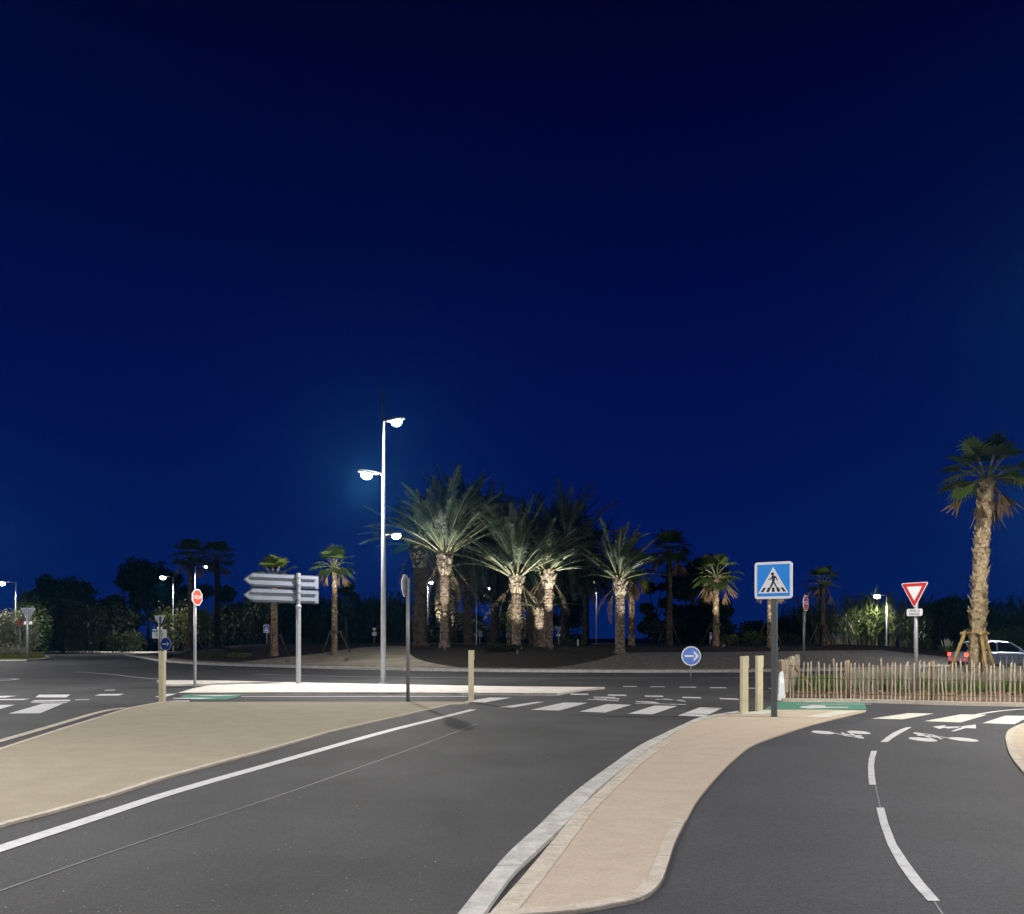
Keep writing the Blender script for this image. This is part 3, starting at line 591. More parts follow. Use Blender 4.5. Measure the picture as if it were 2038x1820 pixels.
# white delineator
o = empty('delineator_post', G(1555, 1392, .05), 0, 'white plastic marker post with pointed top behind the sign post', 'marker post')
m = MB(); m.prism([(-.09, -.05), (.09, -.05), (.09, .05), (-.09, .05)], -.03, .12)
m.add([(-.075, -.04, .12), (.075, -.04, .12), (.075, .04, .12), (-.075, .04, .12), (-.065, -.035, .52), (.065, -.035, .52), (.065, .035, .52), (-.065, .035, .52), (-.055, -.03, .56), (.055, -.03, .56), (.055, .03, .56), (-.055, .03, .56), (-.055, -.03, .66), (.03, -.03, .72), (.03, .03, .72), (-.055, .03, .66), (.055, -.03, .64), (.055, .03, .64)],
      [(0, 1, 5, 4), (1, 2, 6, 5), (2, 3, 7, 6), (3, 0, 4, 7), (4, 5, 9, 8), (5, 6, 10, 9), (6, 7, 11, 10), (7, 4, 8, 11), (8, 9, 16, 13, 12), (11, 10, 17, 14, 15), (12, 13, 14, 15), (13, 16, 17, 14), (9, 10, 17, 16), (8, 12, 15, 11)])
m.build('body', M['plastic'], o)
m = MB(); m.box((0, -.04, .46), (.10, .008, .12)); m.build('reflector', M['retro'], o)

# round arrow sign on the splitter nose
g = G(1375, 1350); k = g.y/FPX
s = empty('keep_right_sign', g, 0, 'round blue sign with white arrow pointing right on a short pole', 'road sign')
zc = ZAT(1306, g.y)
post(s, zc+.1, .03)
m = MB(); m.plate(circ(19.3*k, 0, zc), -.07, -.045); sp = m.build('sign_plate', M['retro'], s)
face('blue_disc', circ(17.2*k, 0, zc), simple('arrow_sign_blue', (.12, .26, .78), .35), -.072, sp)
u = k; m = MB()
m.plate([(-13*u, zc-2*u), (5*u, zc-2*u), (5*u, zc+2*u), (-13*u, zc+2*u)], -.0740, -.0725)
m.plate([(3*u, zc+9*u), (7*u, zc+9*u), (14.5*u, zc+1.1*u), (14.5*u, zc-1.1*u), (7*u, zc-9*u), (3*u, zc-9*u), (9*u, zc)], -.0745, -.0725)
m.build('arrow', M['retro'], sp)

def octagon(r, cz=0): return [(r*math.cos(R(22.5+45*i)), cz+r*math.sin(R(22.5+45*i))) for i in range(8)]
def stop_sign(loc, rz, zc, r, label, mat='stopred', pole='galv', txt=True):
    s = empty('stop_sign', loc, rz, label, 'stop sign', 'stop signs')
    post(s, zc+r*.7, .045, pole)
    m = MB(); m.plate(octagon(r*1.082, zc), -.085, -.06); sp = m.build('sign_plate', M['retro'], s)
    m = MB(); m.plate(octagon(r*1.06, zc), -.058, -.054); m.build('sign_back', M['alu'], s)
    face('red_field', octagon(r*.93, zc), M[mat], -.088, sp)
    if txt: text('lettering', 'STOP', r*.64, M['retro'], sp, 0, -.0895, zc, r*.012, 1.02, 1.0)
    clamps(s, (zc-r*.45, zc+r*.45), .045)
    return s
stop_sign(G(388, 1370, .06), R(75), 2.80, .252, 'orange red stop sign on a grey pole on the pale platform at left')
stop_sign(G(1600, 1352, .0), R(54), ZAT(1201, 33.4), .31, 'stop sign seen nearly edge-on behind the left end of the picket fence', 'red', 'greym')
g = G(812, 1396, .022)
stop_sign(g, R(-101), ZAT(1168, g.y), .275, 'stop sign seen from behind on a thin grey pole right of the tall lamp', 'red', 'lampd')

# direction sign seen from the back
g = G(594, 1361, .06)
s = empty('direction_sign', g, 0, 'two arrow-shaped grey direction boards seen from behind on one thick pole', 'direction sign')
m = MB(); m.tube([(0, 0, -.05), (0, 0, 2.60)], .082, 20); m.tube([(0, 0, 2.60), (0, 0, 2.64), (0, 0, 2.67)], [.10, .10, .078], 20); m.tube([(0, 0, 2.67), (0, 0, 3.75)], .068, 20)
m.build('pole', M['galv'], s, False)
ang = R(38); T = Matrix.Rotation(ang, 4, 'Z')
kx = 1/math.cos(ang)
def board(z0, z1):
    L0, L1 = -1.42*1.33, .72*1.0*kx*.86; zc = (z0+z1)/2
    P = rpoly([(L1, z0), (L1, z1), (L0+.33, z1), (L0, zc), (L0+.33, z0)], .05)
    m = MB(); m.plate(P, .075, .115); m.v = [tuple(T @ Vector(v)) for v in m.v]; b = m.build('board', M['alud'], s)
    P2 = rpoly([(L1-.03, z0+.03), (L1-.03, z1-.03), (L0+.35, z1-.03), (L0+.045, zc), (L0+.35, z0+.03)], .04)
    m = MB(); m.plate(P2, .070, .0749); m.v = [tuple(T @ Vector(v)) for v in m.v]; m.build('back_panel', M['alu'], b)
    for f, x0 in ((.24, L0+.30), (.76, L0+.26)):
        z = z0+(z1-z0)*f; m = MB(); m.box(((x0+L1-.14)/2, .055, z), (L1-.14-x0, .03, .045), T)
        m.build('rail', M['alu'], b)
        m = MB(); m.box(((x0+L1-.14)/2, .052, z-.045), (L1-.14-x0, .022, .04), T); m.build('rail_flange', M['alud'], b)
    for f in (.24, .76):
        z = z0+(z1-z0)*f; m = MB(); m.tube([(0, 0, z-.02), (0, 0, z+.02)], .078, 18); m.box((.02, .06, z), (.12, .04, .04)); m.build('clamp', M['alu'], s)
board(3.225, 3.70); board(2.72, 3.195)

# give-way signs
def give_way(loc, rz, zc, side, label, back=False, sub=None, pole_r=.04, pole='galv', name='give_way_sign'):
    s = empty(name, loc, rz, label, 'give-way sign', 'give-way signs')
    h = side*.866; post(s, zc+h*.2 if not back else zc+h*.32, pole_r, pole)
    P = [(0, zc-h*.62), (side/2, zc+h*.38), (-side/2, zc+h*.38)]
    yy = -.075
    m = MB(); m.plate(rpoly(P, side*.045), yy, yy+.022); sp = m.build('sign_plate', M['retro'] , s)
    m = MB(); m.plate(rpoly([(a*.97, zc+(b-zc)*.97) for a, b in P], side*.04), yy+.0225, yy+.025); m.build('sign_back', M['alu'], s)
    face('red_border', rpoly([(a*.93, zc+(b-zc)*.93) for a, b in P], side*.03), M['red'], yy-.002, sp)
    face('white_centre', [(a*.56, zc+(b-zc)*.56+.012*side) for a, b in P], M['retro'], yy-.004, sp)
    if sub:
        w_, h_ = sub; z2 = zc-h*.62-h_/2-.02*side
        m = MB(); m.plate(rrect(w_, h_, h_*.2, 0, z2), yy, yy+.02); b = m.build('panel', M['retro'], s)
        if not back:
            text('lettering', 'CÉDEZ LE', h_*.42, M['black'], b, 0, yy-.002, z2+h_*.21, .0012, 1.05, .9)
            text('lettering', 'PASSAGE', h_*.42, M['black'], b, 0, yy-.002, z2-h_*.24, .0012, 1.05, .9)
    return s
g = G(1823, 1381, .07); k = g.y/FPX
give_way(g, R(-58), ZAT(1184.5, g.y), 59*k, 'red and white give-way triangle with a small panel reading cedez le passage behind the fence', sub=(33*k, 14*k), pole_r=.052)
g = G(55, 1310, .08); k = g.y/FPX
give_way(g, R(180), ZAT(1222.5, g.y), 30*k, 'pale back of a give-way triangle on the left lawn island', back=True, sub=(17*k, 6*k), pole_r=.095)
g = Vector((AT(317, 62), 62, 0)); k = 62/FPX
give_way(g, R(180-12), ZAT(1234, 62), 25*k, 'grey back of a give-way triangle just left of the stop sign', back=True, sub=(11*k, 5*k), pole_r=.065)
def put(px, Y): X = AT(px, Y); return Vector((X, Y, gz(X, Y)))
g = put(745, 84); k = 84/FPX; give_way(g, R(8), ZAT(1253, 84)-g.z, 10*k, 'tiny far give-way sign with white panel left of the tall lamp post', sub=(9*k, 7*k), pole_r=.05)
g = put(894, 90); k = 90/FPX; give_way(g, R(170), ZAT(1250, 90)-g.z, 6*k, 'tiny far give-way sign at the foot of the tallest uplit palm', back=True, pole_r=.04)
g = put(1112, 74); k = 74/FPX; give_way(g, R(205), ZAT(1253, 74)-g.z, 17*k, 'white back of a far give-way sign right of the uplit palm trunks', back=True, sub=(8*k, 4*k), pole_r=.05)

# information board, blue direction disc, other far signs
g = Vector((AT(318, 72), 72, 0)); k = 72/FPX
s = empty('information_board', g, R(0), 'pale rectangular board with green lettering behind the left give-way sign', 'sign')
m = MB()
m.tube([(0, .05, 0), (0, .05, ZAT(1255, 72))], .05, 8)
m.build('pole', M['greym'], s)
zc = ZAT(1262, 72); m = MB(); m.plate(rrect(29*k, 18*k, .05, 0, zc), -.05, 0); b = m.build('board', M['wht'], s)
text('lettering', 'ANCO', 6.2*k, M['signgreen'], b, -5*k, -.053, zc+5*k, .02, 1, 1.1)
m = MB()
for i, (a, c_, w_) in enumerate(((0, 1.2, 20), (0, -1.2, 17), (-1, -3.6, 18), (0, -6, 13))): m.box((a*k, -.052, zc+c_*k), (w_*k, .003, 1.0*k))
m.build('text_lines', M['signgreen'], b)
g = Vector((AT(328, 64), 64, 0)); k = 64/FPX; s = empty('keep_right_sign', g, R(62), 'dark blue disc sign turned aside behind the left bollard', 'road sign')
zc = ZAT(1282, 64); post(s, zc+.2, .05, 'greym')
m = MB(); m.plate(circ(13.5*k, 0, zc), -.09, -.06); sp = m.build('sign_plate', M['retro'], s); face('blue_disc', circ(12*k, 0, zc), M['dblue'], -.093, sp)
m = MB(); m.plate([(-8*k, zc-1.5*k), (3*k, zc-1.5*k), (3*k, zc-5*k), (9*k, zc), (3*k, zc+5*k), (3*k, zc+1.5*k), (-8*k, zc+1.5*k)], -.0945, -.0935); m.build('arrow', M['retro'], sp)
def small_square(px, Y, cy, wpx, label, rz=0, hpx=None):
    g = put(px, Y); k = Y/FPX; hpx = hpx or wpx
    s = empty('pedestrian_crossing_sign', g, rz, label, 'road sign', 'pedestrian crossing signs'); zc = ZAT(cy, Y)-g.z; post(s, zc, .05)
    m = MB(); m.plate(rrect(wpx*k, hpx*k, wpx*k*.08, 0, zc), -.09, -.06); sp = m.build('sign_plate', M['retro'], s)
    face('blue_field', rrect(wpx*k*.86, hpx*k*.86, .02, 0, zc), M['dblue'], -.093, sp)
    face('white_triangle', [(-wpx*k*.36, zc-hpx*k*.32), (wpx*k*.36, zc-hpx*k*.32), (0, zc+hpx*k*.36)], M['retro'], -.096, sp)
    m = MB(); m.plate(circ(wpx*k*.06, 0, zc+hpx*k*.10, 10), -.099, -.097); m.plate([(-.05*wpx*k, zc+.04*wpx*k), (.05*wpx*k, zc+.04*wpx*k), (.12*wpx*k, zc-.28*wpx*k), (0, zc-.1*wpx*k), (-.12*wpx*k, zc-.28*wpx*k)], -.0995, -.097); m.build('walking_figure', M['black'], sp)
small_square(531, 80, 1252, 12, 'small far pedestrian sign beside the left fan palm trunk', R(-12), 16)
small_square(1413, 70, 1266, 9, 'small far blue sign beside the short fan palm trunk right of the grove', R(50), 14)
def thin_sign(px, Y, cy, wpx, hpx, mat, label, base=None):
    g = put(px, Y); k = Y/FPX; s = empty('road_sign', g, R(10), label, 'road sign'); zc = ZAT(cy, Y)-g.z; post(s, zc+hpx*k*.4, .045)
    m = MB(); m.plate(rrect(wpx*k, hpx*k, .05, 0, zc), -.09, -.06); m.build('sign_plate', M[mat], s)
thin_sign(40, 74, 1240, 5, 9, 'red', 'small dim red sign between the left lamp and the white triangle')
thin_sign(226, 92, 1248, 5, 8, 'alud', 'small dark sign on a thin post beside the far bollard')
thin_sign(955, 80, 1262, 9, 12, 'alu', 'small grey cabinet-like sign low between the palm trunks')
thin_sign(417, 88, 1256, 4, 8, 'alu', 'small pale sign in the bushes right of the stop sign pole')
o = empty('marker_post', put(1150, 62), 0, 'thin white marker post on the mound right of the uplit palms', 'marker post')
k = 62/FPX; zt = ZAT(1274, 62)-o.location.z; m = MB(); m.tube([(0, 0, -.05), (0, 0, zt*.8)], .05, 10); m.build('post', M['plastic'], o); m = MB(); m.tube([(0, 0, zt*.8), (0, 0, zt), (0, 0, zt+.05)], [.05, .05, .02], 10); m.build('top', M['retro'], o)
o = empty('flagpole', put(948, 66), 0, 'thin pale pole standing among the palm trunks', 'pole')
zt = ZAT(1186, 66)-o.location.z; m = MB(); m.tube([(0, 0, -.05), (0, 0, zt)], [.05, .03], 10); m.build('mast', M['galv'], o); m = MB(); m.tube([(0, 0, zt), (0, 0, zt+.1)], [.05, .04], 10); m.build('finial', M['galv'], o)

# ---------------------------------------------------------------- picket fences
def picket_mesh(rng, h):
    m = MB(); n = 6; w_ = rng.uniform(.011, .019); t_ = rng.uniform(.010, .016); x = 0; pts = []
    vs = []
    for i in range(n+1):
        z = h*i/n; x = rng.uniform(-.008, .008)+(x*.7); ww = w_*(1 if i < n-1 else (.95 if i < n else .35))
        if i == n-1: z = h*.955
        vs += [(x-ww, -t_, z), (x+ww, -t_*rng.uniform(.6, 1), z), (x+ww*.9, t_, z), (x-ww*.9, t_, z)]
    fs = [(i*4+k, i*4+(k+1) % 4, (i+1)*4+(k+1) % 4, (i+1)*4+k) for i in range(n) for k in range(4)]+[(3, 2, 1, 0), (n*4, n*4+1, n*4+2, n*4+3)]
    m.add(vs, fs); return m
rng = random.Random(3)
def picket_fence(A, B, h, label, step, posts, maxp=100, group='picket fences', tilt0=0):
    A = Vector(A); B = Vector(B); L = (B-A).length; ang = math.atan2(B.y-A.y, B.x-A.x)
    o = empty('picket_fence', A, ang, label, 'fence', group)
    protos = [picket_mesh(rng, h*rng.uniform(.93, 1.05)).build('picket', M['woodd' if i % 4 == 3 else 'wood'], o) for i in range(8)]
    n = min(maxp, int(L/step)); step = L/n
    for i in range(n):
        q = protos[i] if i < 8 else protos[rng.randrange(8)].copy()
        if i >= 8: col.objects.link(q); q.parent = o
        q.location = (i*step+rng.uniform(-.02, .02), rng.uniform(-.005, .005), .0); q.rotation_euler = (rng.uniform(-.03, .03), rng.gauss(0, .028), rng.uniform(-.5, .5))
        q.scale = (1, 1, rng.uniform(.96, 1.05))
    for f in (.12, .52, .86):
        m = MB()
        for dy in (-.02, .02): m.tube([(x_*L/40, dy, h*f+.012*math.sin(x_*1.3+f*9)) for x_ in range(41)], .0035, 4)
        m.build('wire', M['wire'], o)
    for px in posts:
        m = MB(); m.tube([(px, .05, -.05), (px, .05, h*.5), (px, .05, h*1.02)], [.045, .043, .04], 10); m.build('post', M['fpost'], o, True)
    return o
zf = .075
A = G(1563, 1388, zf); B = G(2110, 1399, zf)
L = (B-A).length
f = picket_fence(A, B, .95, 'long front row of pale chestnut pickets in front of the planting bed', .104, [.12, L*.245, L*.56, L*.885], 96)
m = MB(); m.tube([(.18, .1, .82), (.85, .25, .02)], .03, 8); m.build('brace', M['stake'], f, True)
A2 = A+Vector((-.05, .12, 0)); B2 = G(1592, 1356, zf)
picket_fence(A2, B2, .95, 'short side run of pickets turning back from the front fence at its left end', .14, [.1, (B2-A2).length-.1], 60)
picket_fence(G(2060, 1352, zf), G(1900, 1351, zf), .9, 'rear row of pickets behind the big palm at the right edge', .2, [.3], 40)
picket_fence(Vector((AT(-30, 82), 82, .0)), Vector((AT(52, 84), 84, 0)), .55+.5, 'far picket fence behind the left lawn island', .16, [.4, 2.6], 40)

# ---------------------------------------------------------------- palms
def frond(mb, base, az, el, L, droop, lw, ll, n=34, width=.035, rr=.022, petiole=.22, mi_leaf=0, mi_pet=1, wind=(0, 0)):
    c = Vector(base); d_az = Vector((math.cos(az), math.sin(az), 0)); pts = [c.copy()]; e = el; seg = 14
    for i in range(seg):
        e2 = e-droop*((i+.5)/seg)**1.3
        d = d_az*math.cos(e2)+Vector((0, 0, math.sin(e2)))
        d = (d+Vector((wind[0], wind[1], 0))*((i+1)/seg)).normalized()
        c = c+d*(L/seg); pts.append(c.copy())
    mb.mi = mi_pet; mb.tube(pts, [rr*(1-.85*i/seg) for i in range(seg+1)], 4, False)
    mb.mi = mi_leaf
    for k in range(n):
        t = petiole+(1-petiole)*(k+random.random()*.6)/n; f_ = t*seg; i = min(int(f_), seg-1); p = pts[i].lerp(pts[i+1], f_-i)
        d = (pts[i+1]-pts[i]).normalized(); side = d.cross(Vector((0, 0, 1)))
        if side.length < .05: side = Vector((-d_az.y, d_az.x, 0))
        side.normalize(); up = side.cross(d).normalized()
        l = ll*(.35+.65*math.sin(math.pi*min(1, (t-petiole)/(1-petiole)*.9+.12))) * random.uniform(.8, 1.1)
        for s_ in (-1, 1):
            ld = (side*s_*.75+d*.75+up*random.uniform(-.25, .55)).normalized()
            q = p+ld*l+Vector((0, 0, -.12*l)); md = p+ld*l*.5+Vector((0, 0, .02)); ww = d.cross(up).cross(ld).normalized()*width*.5 if False else up.cross(ld).normalized()*width*.5
            mb.add([p, md+ww, q, md-ww], [(0, 1, 2, 3)])
def palm_trunk(name, h, r0, r1, mat, parent, head_r=None, bark=.04, seg=.09, lean=(0, 0), n=16, flaps=0, flap=.12, lo=0):
    m = MB(); k = max(8, int(h/seg)); vs = []; rnd = random.Random(int(h*100))
    for i in range(k+1):
        t = i/k; z = h*t; r = r0+(r1-r0)*t
        if t < .05: r *= 1+.35*(1-t/.05)
        if head_r and t > .80: r = r+(head_r-r)*math.sin(min(1, (t-.80)/.13)*math.pi/2)*(1 if t < .96 else .9)
        cx_ = lean[0]*t*t; cy_ = lean[1]*t*t
        for j in range(n):
            a = 2*math.pi*(j+(i % 2)*.5)/n
            rr = r*(1+bark*(2.2 if (head_r and t > .8) else 1)*(rnd.random()*2-1)+(.05 if (i % 2) else 0)); vs.append((cx_+rr*math.cos(a), cy_+rr*math.sin(a), z-.06 if i == 0 else z))
    fs = [(i*n+j, i*n+(j+1) % n, (i+1)*n+(j+1) % n, (i+1)*n+j) for i in range(k) for j in range(n)]+[tuple(k*n+j for j in range(n))]
    m.add(vs, fs)
    m.mi = 1
    for q in range(flaps):
        t = lo+(1-lo)*rnd.random(); z = h*t*.97; a = rnd.random()*6.283; r = (r0+(r1-r0)*t)*.98*((1+(head_r/r1-1)*min(1, (t-lo)/(1-lo)*1.6)) if head_r else 1); s_ = flap*rnd.uniform(.5, 1.2)
        cx_ = lean[0]*t*t; cy_ = lean[1]*t*t
        o_ = Vector((math.cos(a), math.sin(a), 0)); sd = Vector((-math.sin(a), math.cos(a), 0)); b_ = Vector((cx_, cy_, z))+o_*r
        out = rnd.uniform(.15, .55)
        p1 = b_+sd*s_*.5; p2 = b_-sd*s_*.5; p3 = b_+o_*s_*out+Vector((0, 0, s_*.9))+sd*s_*(.25+rnd.uniform(-.25, .25)); p4 = p3-sd*s_*.45
        tip = (p3+p4)/2+o_*s_*rnd.uniform(0, .35)+Vector((0, 0, s_*rnd.uniform(-.1, .35)))
        m.add([p1, p2, p4, p3, tip], [(0, 1, 2, 3), (3, 2, 4)])
    return m.build(name, [mat, M['bootl'] if mat.name == 'fan_palm_boots' else M['stub']], parent, False, fix=False)
def date_palm(loc, trunk_h, r, L, nf, label, seed, wind=(0, 0), elmin=-10, spread=1, leafw=.058, dense=66, tr='bark', dead=8, head=1.5, lean=(0, 0)):
    random.seed(seed)
    o = empty('date_palm', loc, 0, label, 'palm tree', 'date palms on the roundabout')
    palm_trunk('trunk', trunk_h, r*1.05, r*.95, M[tr], o, head_r=r*head, bark=.09, lean=lean, flaps=150, flap=.26, lo=.79)
    m = MB(); top = Vector((lean[0], lean[1], trunk_h-.05))
    for i in range(nf):
        t = (i+.5)/nf; el = R(88-(88-elmin)*t**spread)+random.uniform(-.22, .22); az = i*2.39996+random.uniform(-.6, .6)
        ro = r*(.15+.9*t)
        frond(m, top+Vector((ro*math.cos(az), ro*math.sin(az), .25*(1-t))), az, el, L*random.uniform(.68, 1.10), random.uniform(.25, 1.25)*(1-.2*t), 0, .42*L/4.2+.12, dense, leafw, .042, .2, wind=wind)
    m.build('crown', [M['frond'], M['petiole']], o, fix=False)
    if dead:
        m = MB()
        for i in range(dead):
            az = random.random()*6.283; ro = r*1.3
            frond(m, top+Vector((ro*math.cos(az), ro*math.sin(az), -.45)), az, R(random.uniform(-75, -30)), L*random.uniform(.5, .85), random.uniform(.2, .9), 0, .35, 18, leafw, .022, .25)
        m.build('dead_fronds', [M['frondd'], M['frondd']], o, fix=False)
    return o
def dp(px, Y, ytrunk, ytop, r, nf, label, seed, **kw):
    g = put(px, Y); th = ZAT(ytrunk, Y)-g.z; L = (ZAT(ytop, Y)-ZAT(ytrunk, Y))*1.08
    return date_palm(g, th, r, L, nf, label, seed, **kw)
dp(885, 55, 1103, 942, .29, 52, 'tallest uplit date palm with a steep green crown, right of the tall lamp post', 1, wind=(.06, 0), elmin=34, spread=.9, dead=9, head=1.6)
dp(1028, 51, 1150, 1005, .27, 52, 'uplit date palm with greyish crown in the middle of the grove', 2, elmin=26, spread=.9, dead=8, head=1.5)
dp(1091, 53, 1138, 1040, .27, 40, 'uplit date palm with yellow green crown blown to the right, right of the grey-crowned one', 3, wind=(.5, 0), elmin=28, dead=9, head=1.6)
dp(1073, 57, 1208, 1140, .33, 24, 'short brightly lit date palm tucked between two taller trunks', 4, wind=(-.15, 0), elmin=10, dead=0, head=1.25)
dp(1234, 48, 1152, 1050, .26, 34, 'date palm standing apart at the right of the grove, crown blown to the right', 5, wind=(.3, 0), elmin=20, dead=4, head=1.3)
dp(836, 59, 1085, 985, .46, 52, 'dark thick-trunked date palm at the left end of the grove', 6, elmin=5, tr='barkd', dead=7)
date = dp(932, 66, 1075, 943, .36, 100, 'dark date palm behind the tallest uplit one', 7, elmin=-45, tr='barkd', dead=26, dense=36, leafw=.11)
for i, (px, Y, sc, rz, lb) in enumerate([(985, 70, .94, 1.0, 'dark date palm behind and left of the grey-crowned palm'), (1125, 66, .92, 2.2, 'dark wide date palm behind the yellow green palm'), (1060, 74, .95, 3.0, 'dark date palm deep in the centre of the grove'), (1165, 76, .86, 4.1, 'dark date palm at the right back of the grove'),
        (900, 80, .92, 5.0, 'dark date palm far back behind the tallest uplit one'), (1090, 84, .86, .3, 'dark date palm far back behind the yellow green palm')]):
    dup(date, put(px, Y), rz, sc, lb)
def fan_leaf(mb, base, az, el, pl_, rad, nseg, droop=0, fold=.25, mi=0, sp=110):
    d_az = Vector((math.cos(az), math.sin(az), 0)); e2 = el-droop*.3
    d0 = d_az*math.cos(el)+Vector((0, 0, math.sin(el))); d1 = d_az*math.cos(e2)+Vector((0, 0, math.sin(e2)))
    m1 = Vector(base)+d0*pl_*.5; hub = m1+d1*pl_*.5
    mb.mi = 1; mb.tube([base, m1, hub], [.022, .018, .014], 4, False); mb.mi = mi
    e3 = el-droop; ax = (d_az*math.cos(e3)+Vector((0, 0, math.sin(e3)))).normalized(); sd = Vector((-d_az.y, d_az.x, 0)); nrm = sd.cross(ax).normalized()
    span = R(sp); prev = None
    for k in range(nseg+1):
        a = -span+2*span*k/nseg; l = rad*(.72+.28*math.cos(a*.6))*random.uniform(.9, 1.06)
        dv = ax*math.cos(a)+sd*math.sin(a)+nrm*(fold*(1 if k % 2 else -1)*.12)
        mid = hub+dv*l*.62-nrm*fold*l*.25*(abs(a)/span); tip = hub+dv*l-nrm*fold*l*.5*(abs(a)/span)+Vector((0, 0, -.16*l*random.uniform(.5, 1.6)))
        if prev is not None:
            pm, pt = prev; mb.add([hub, pm, mid], [(0, 1, 2)]); c_ = (pm+mid)/2; mb.add([pm, pt, c_], [(0, 1, 2)])
        prev = (mid, tip)
def fan_palm(loc, h, r0, r1, label, seed, crown=1.0, nl=30, nd=8, flaps=60, tr='barkl', lean=(0, 0), stakes=True, elmin=-25, flap=.12, stake_h=1.7, nseg=18):
    random.seed(seed)
    o = empty('fan_palm', loc, 0, label, 'palm tree', 'fan palms around the junction')
    palm_trunk('trunk', h, r0, r1, M[tr], o, bark=.05, lean=lean, flaps=flaps, flap=flap, n=14)
    top = Vector((lean[0], lean[1], h-.1)); m = MB()
    for i in range(nl):
        t = (i+.5)/nl; el = R(86-(86-elmin)*t)+random.uniform(-.12, .12); az = i*2.39996+random.uniform(-.3, .3)
        fan_leaf(m, top+Vector((.08*math.cos(az), .08*math.sin(az), .1*(1-t))), az, el, crown*random.uniform(.75, 1.0), crown*random.uniform(.75, .95), nseg, random.uniform(.1, .7))
    m.build('crown', [M['fan'], M['petiole']], o, fix=False)
    m = MB()
    for i in range(nd):
        az = random.random()*6.283 if i > 3 else [0.1, 3.2, 2.6, -.4][i]
        fan_leaf(m, top+Vector((.1*math.cos(az), .1*math.sin(az), -.15)), az, R(random.uniform(-62, -12)), crown*random.uniform(.45, .95), crown*.78, 9, random.uniform(.7, 1.2), .9, sp=26)
    if nd: m.build('dead_leaves', [M['fand'], M['fand']], o, fix=False)
    return o
def staked(loc, sh, spread, r, label, rz=0, mt='staked'):
    if r > .055 and sh > 1.75: mt = 'stake'
    o = empty('tree_stakes', loc, rz, label, 'tree stakes', 'timber tripods bracing the palms')
    P = []
    for a in (0, 120, 240):
        c, s = math.cos(R(a-90)), math.sin(R(a-90)); m = MB(); m.tube([(c*spread, s*spread, -.05), (c*.30, s*.30, sh)], [r, r*.9], 10); m.build('stake', M[mt], o, True)
        f_ = .93; P.append(Vector((c*(spread+(.30-spread)*f_), s*(spread+(.30-spread)*f_), sh*f_)))
    for i in range(3):
        a, b = P[i], P[(i+1) % 3]; d = (b-a).normalized()*.12; z_ = Vector((0, 0, .02*i)); m = MB(); m.tube([a-d+z_, b+d+z_], r*.8, 8); m.build('crossbar', M[mt], o, True)
    return o
# the big one on the right, behind the fence
YB = 26.3; g = Vector((AT(1944, YB), YB, .07))
fan_palm(g, ZAT(950, YB)-.07, .19, .135, 'tall fan palm with shaggy trunk inside the picket fence at right', 21, crown=.90, nl=26, nd=13, flaps=760, lean=(.33, 0), flap=.22, elmin=-12, nseg=24)
staked(g, 1.78, .95, .058, 'timber tripod with crossbars around the tall shaggy palm behind the fence', R(-8))
def fp(px, Y, ycrown, ytop, label, seed, r=.2, cs=1.2, **kw):
    g = put(px, Y); h = ZAT(ycrown, Y)-g.z; cr_ = (ZAT(ytop, Y)-ZAT(ycrown, Y))/1.75*cs
    return fan_palm(g, h, r*1.1, r*.85, label, seed, crown=cr_, **kw), g
w1, g1 = fp(666, 54, 1126, 1084, 'bright green fan palm left of the tall lamp post', 31, .17, nl=22, nd=6, flaps=90)
staked(g1, 1.5, 1.1, .05, 'timber tripod around the bright fan palm left of the tall lamp post')
w2, g2 = fp(546, 56, 1150, 1106, 'fan palm half hidden behind the grey direction boards', 32, .22, nl=22, nd=4, flaps=60)
staked(g2, 1.5, 1.0, .05, 'timber tripod around the palm behind the direction boards')
w3, g3 = fp(1425, 58, 1145, 1098, 'fan palm with brown skirt standing left of the blue pedestrian sign', 33, .2, nl=24, nd=10, flaps=120)
staked(g3, 1.6, 1.1, .05, 'timber tripod around the brown-skirted palm')
w5, g5 = fp(1533, 56, 1160, 1125, 'fan palm mostly hidden behind the blue pedestrian sign', 34, .2, nl=16, nd=8, flaps=120)
staked(g5, 1.6, 1.1, .05, 'timber tripod around the palm behind the blue sign')
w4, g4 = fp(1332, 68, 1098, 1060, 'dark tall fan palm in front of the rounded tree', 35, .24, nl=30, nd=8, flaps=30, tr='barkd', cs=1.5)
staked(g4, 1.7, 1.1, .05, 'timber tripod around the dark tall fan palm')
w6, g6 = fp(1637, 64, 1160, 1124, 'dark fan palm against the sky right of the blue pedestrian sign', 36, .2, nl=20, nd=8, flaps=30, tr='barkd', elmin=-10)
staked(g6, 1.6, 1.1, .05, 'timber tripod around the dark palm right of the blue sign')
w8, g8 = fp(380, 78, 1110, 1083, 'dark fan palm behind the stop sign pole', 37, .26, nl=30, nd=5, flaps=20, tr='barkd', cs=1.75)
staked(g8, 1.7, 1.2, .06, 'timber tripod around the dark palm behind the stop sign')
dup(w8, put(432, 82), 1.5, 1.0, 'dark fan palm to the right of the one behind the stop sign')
dup(w3, put(1257, 62), 2.0, 1.12, 'slim lit-trunk fan palm just right of the windblown date palm')

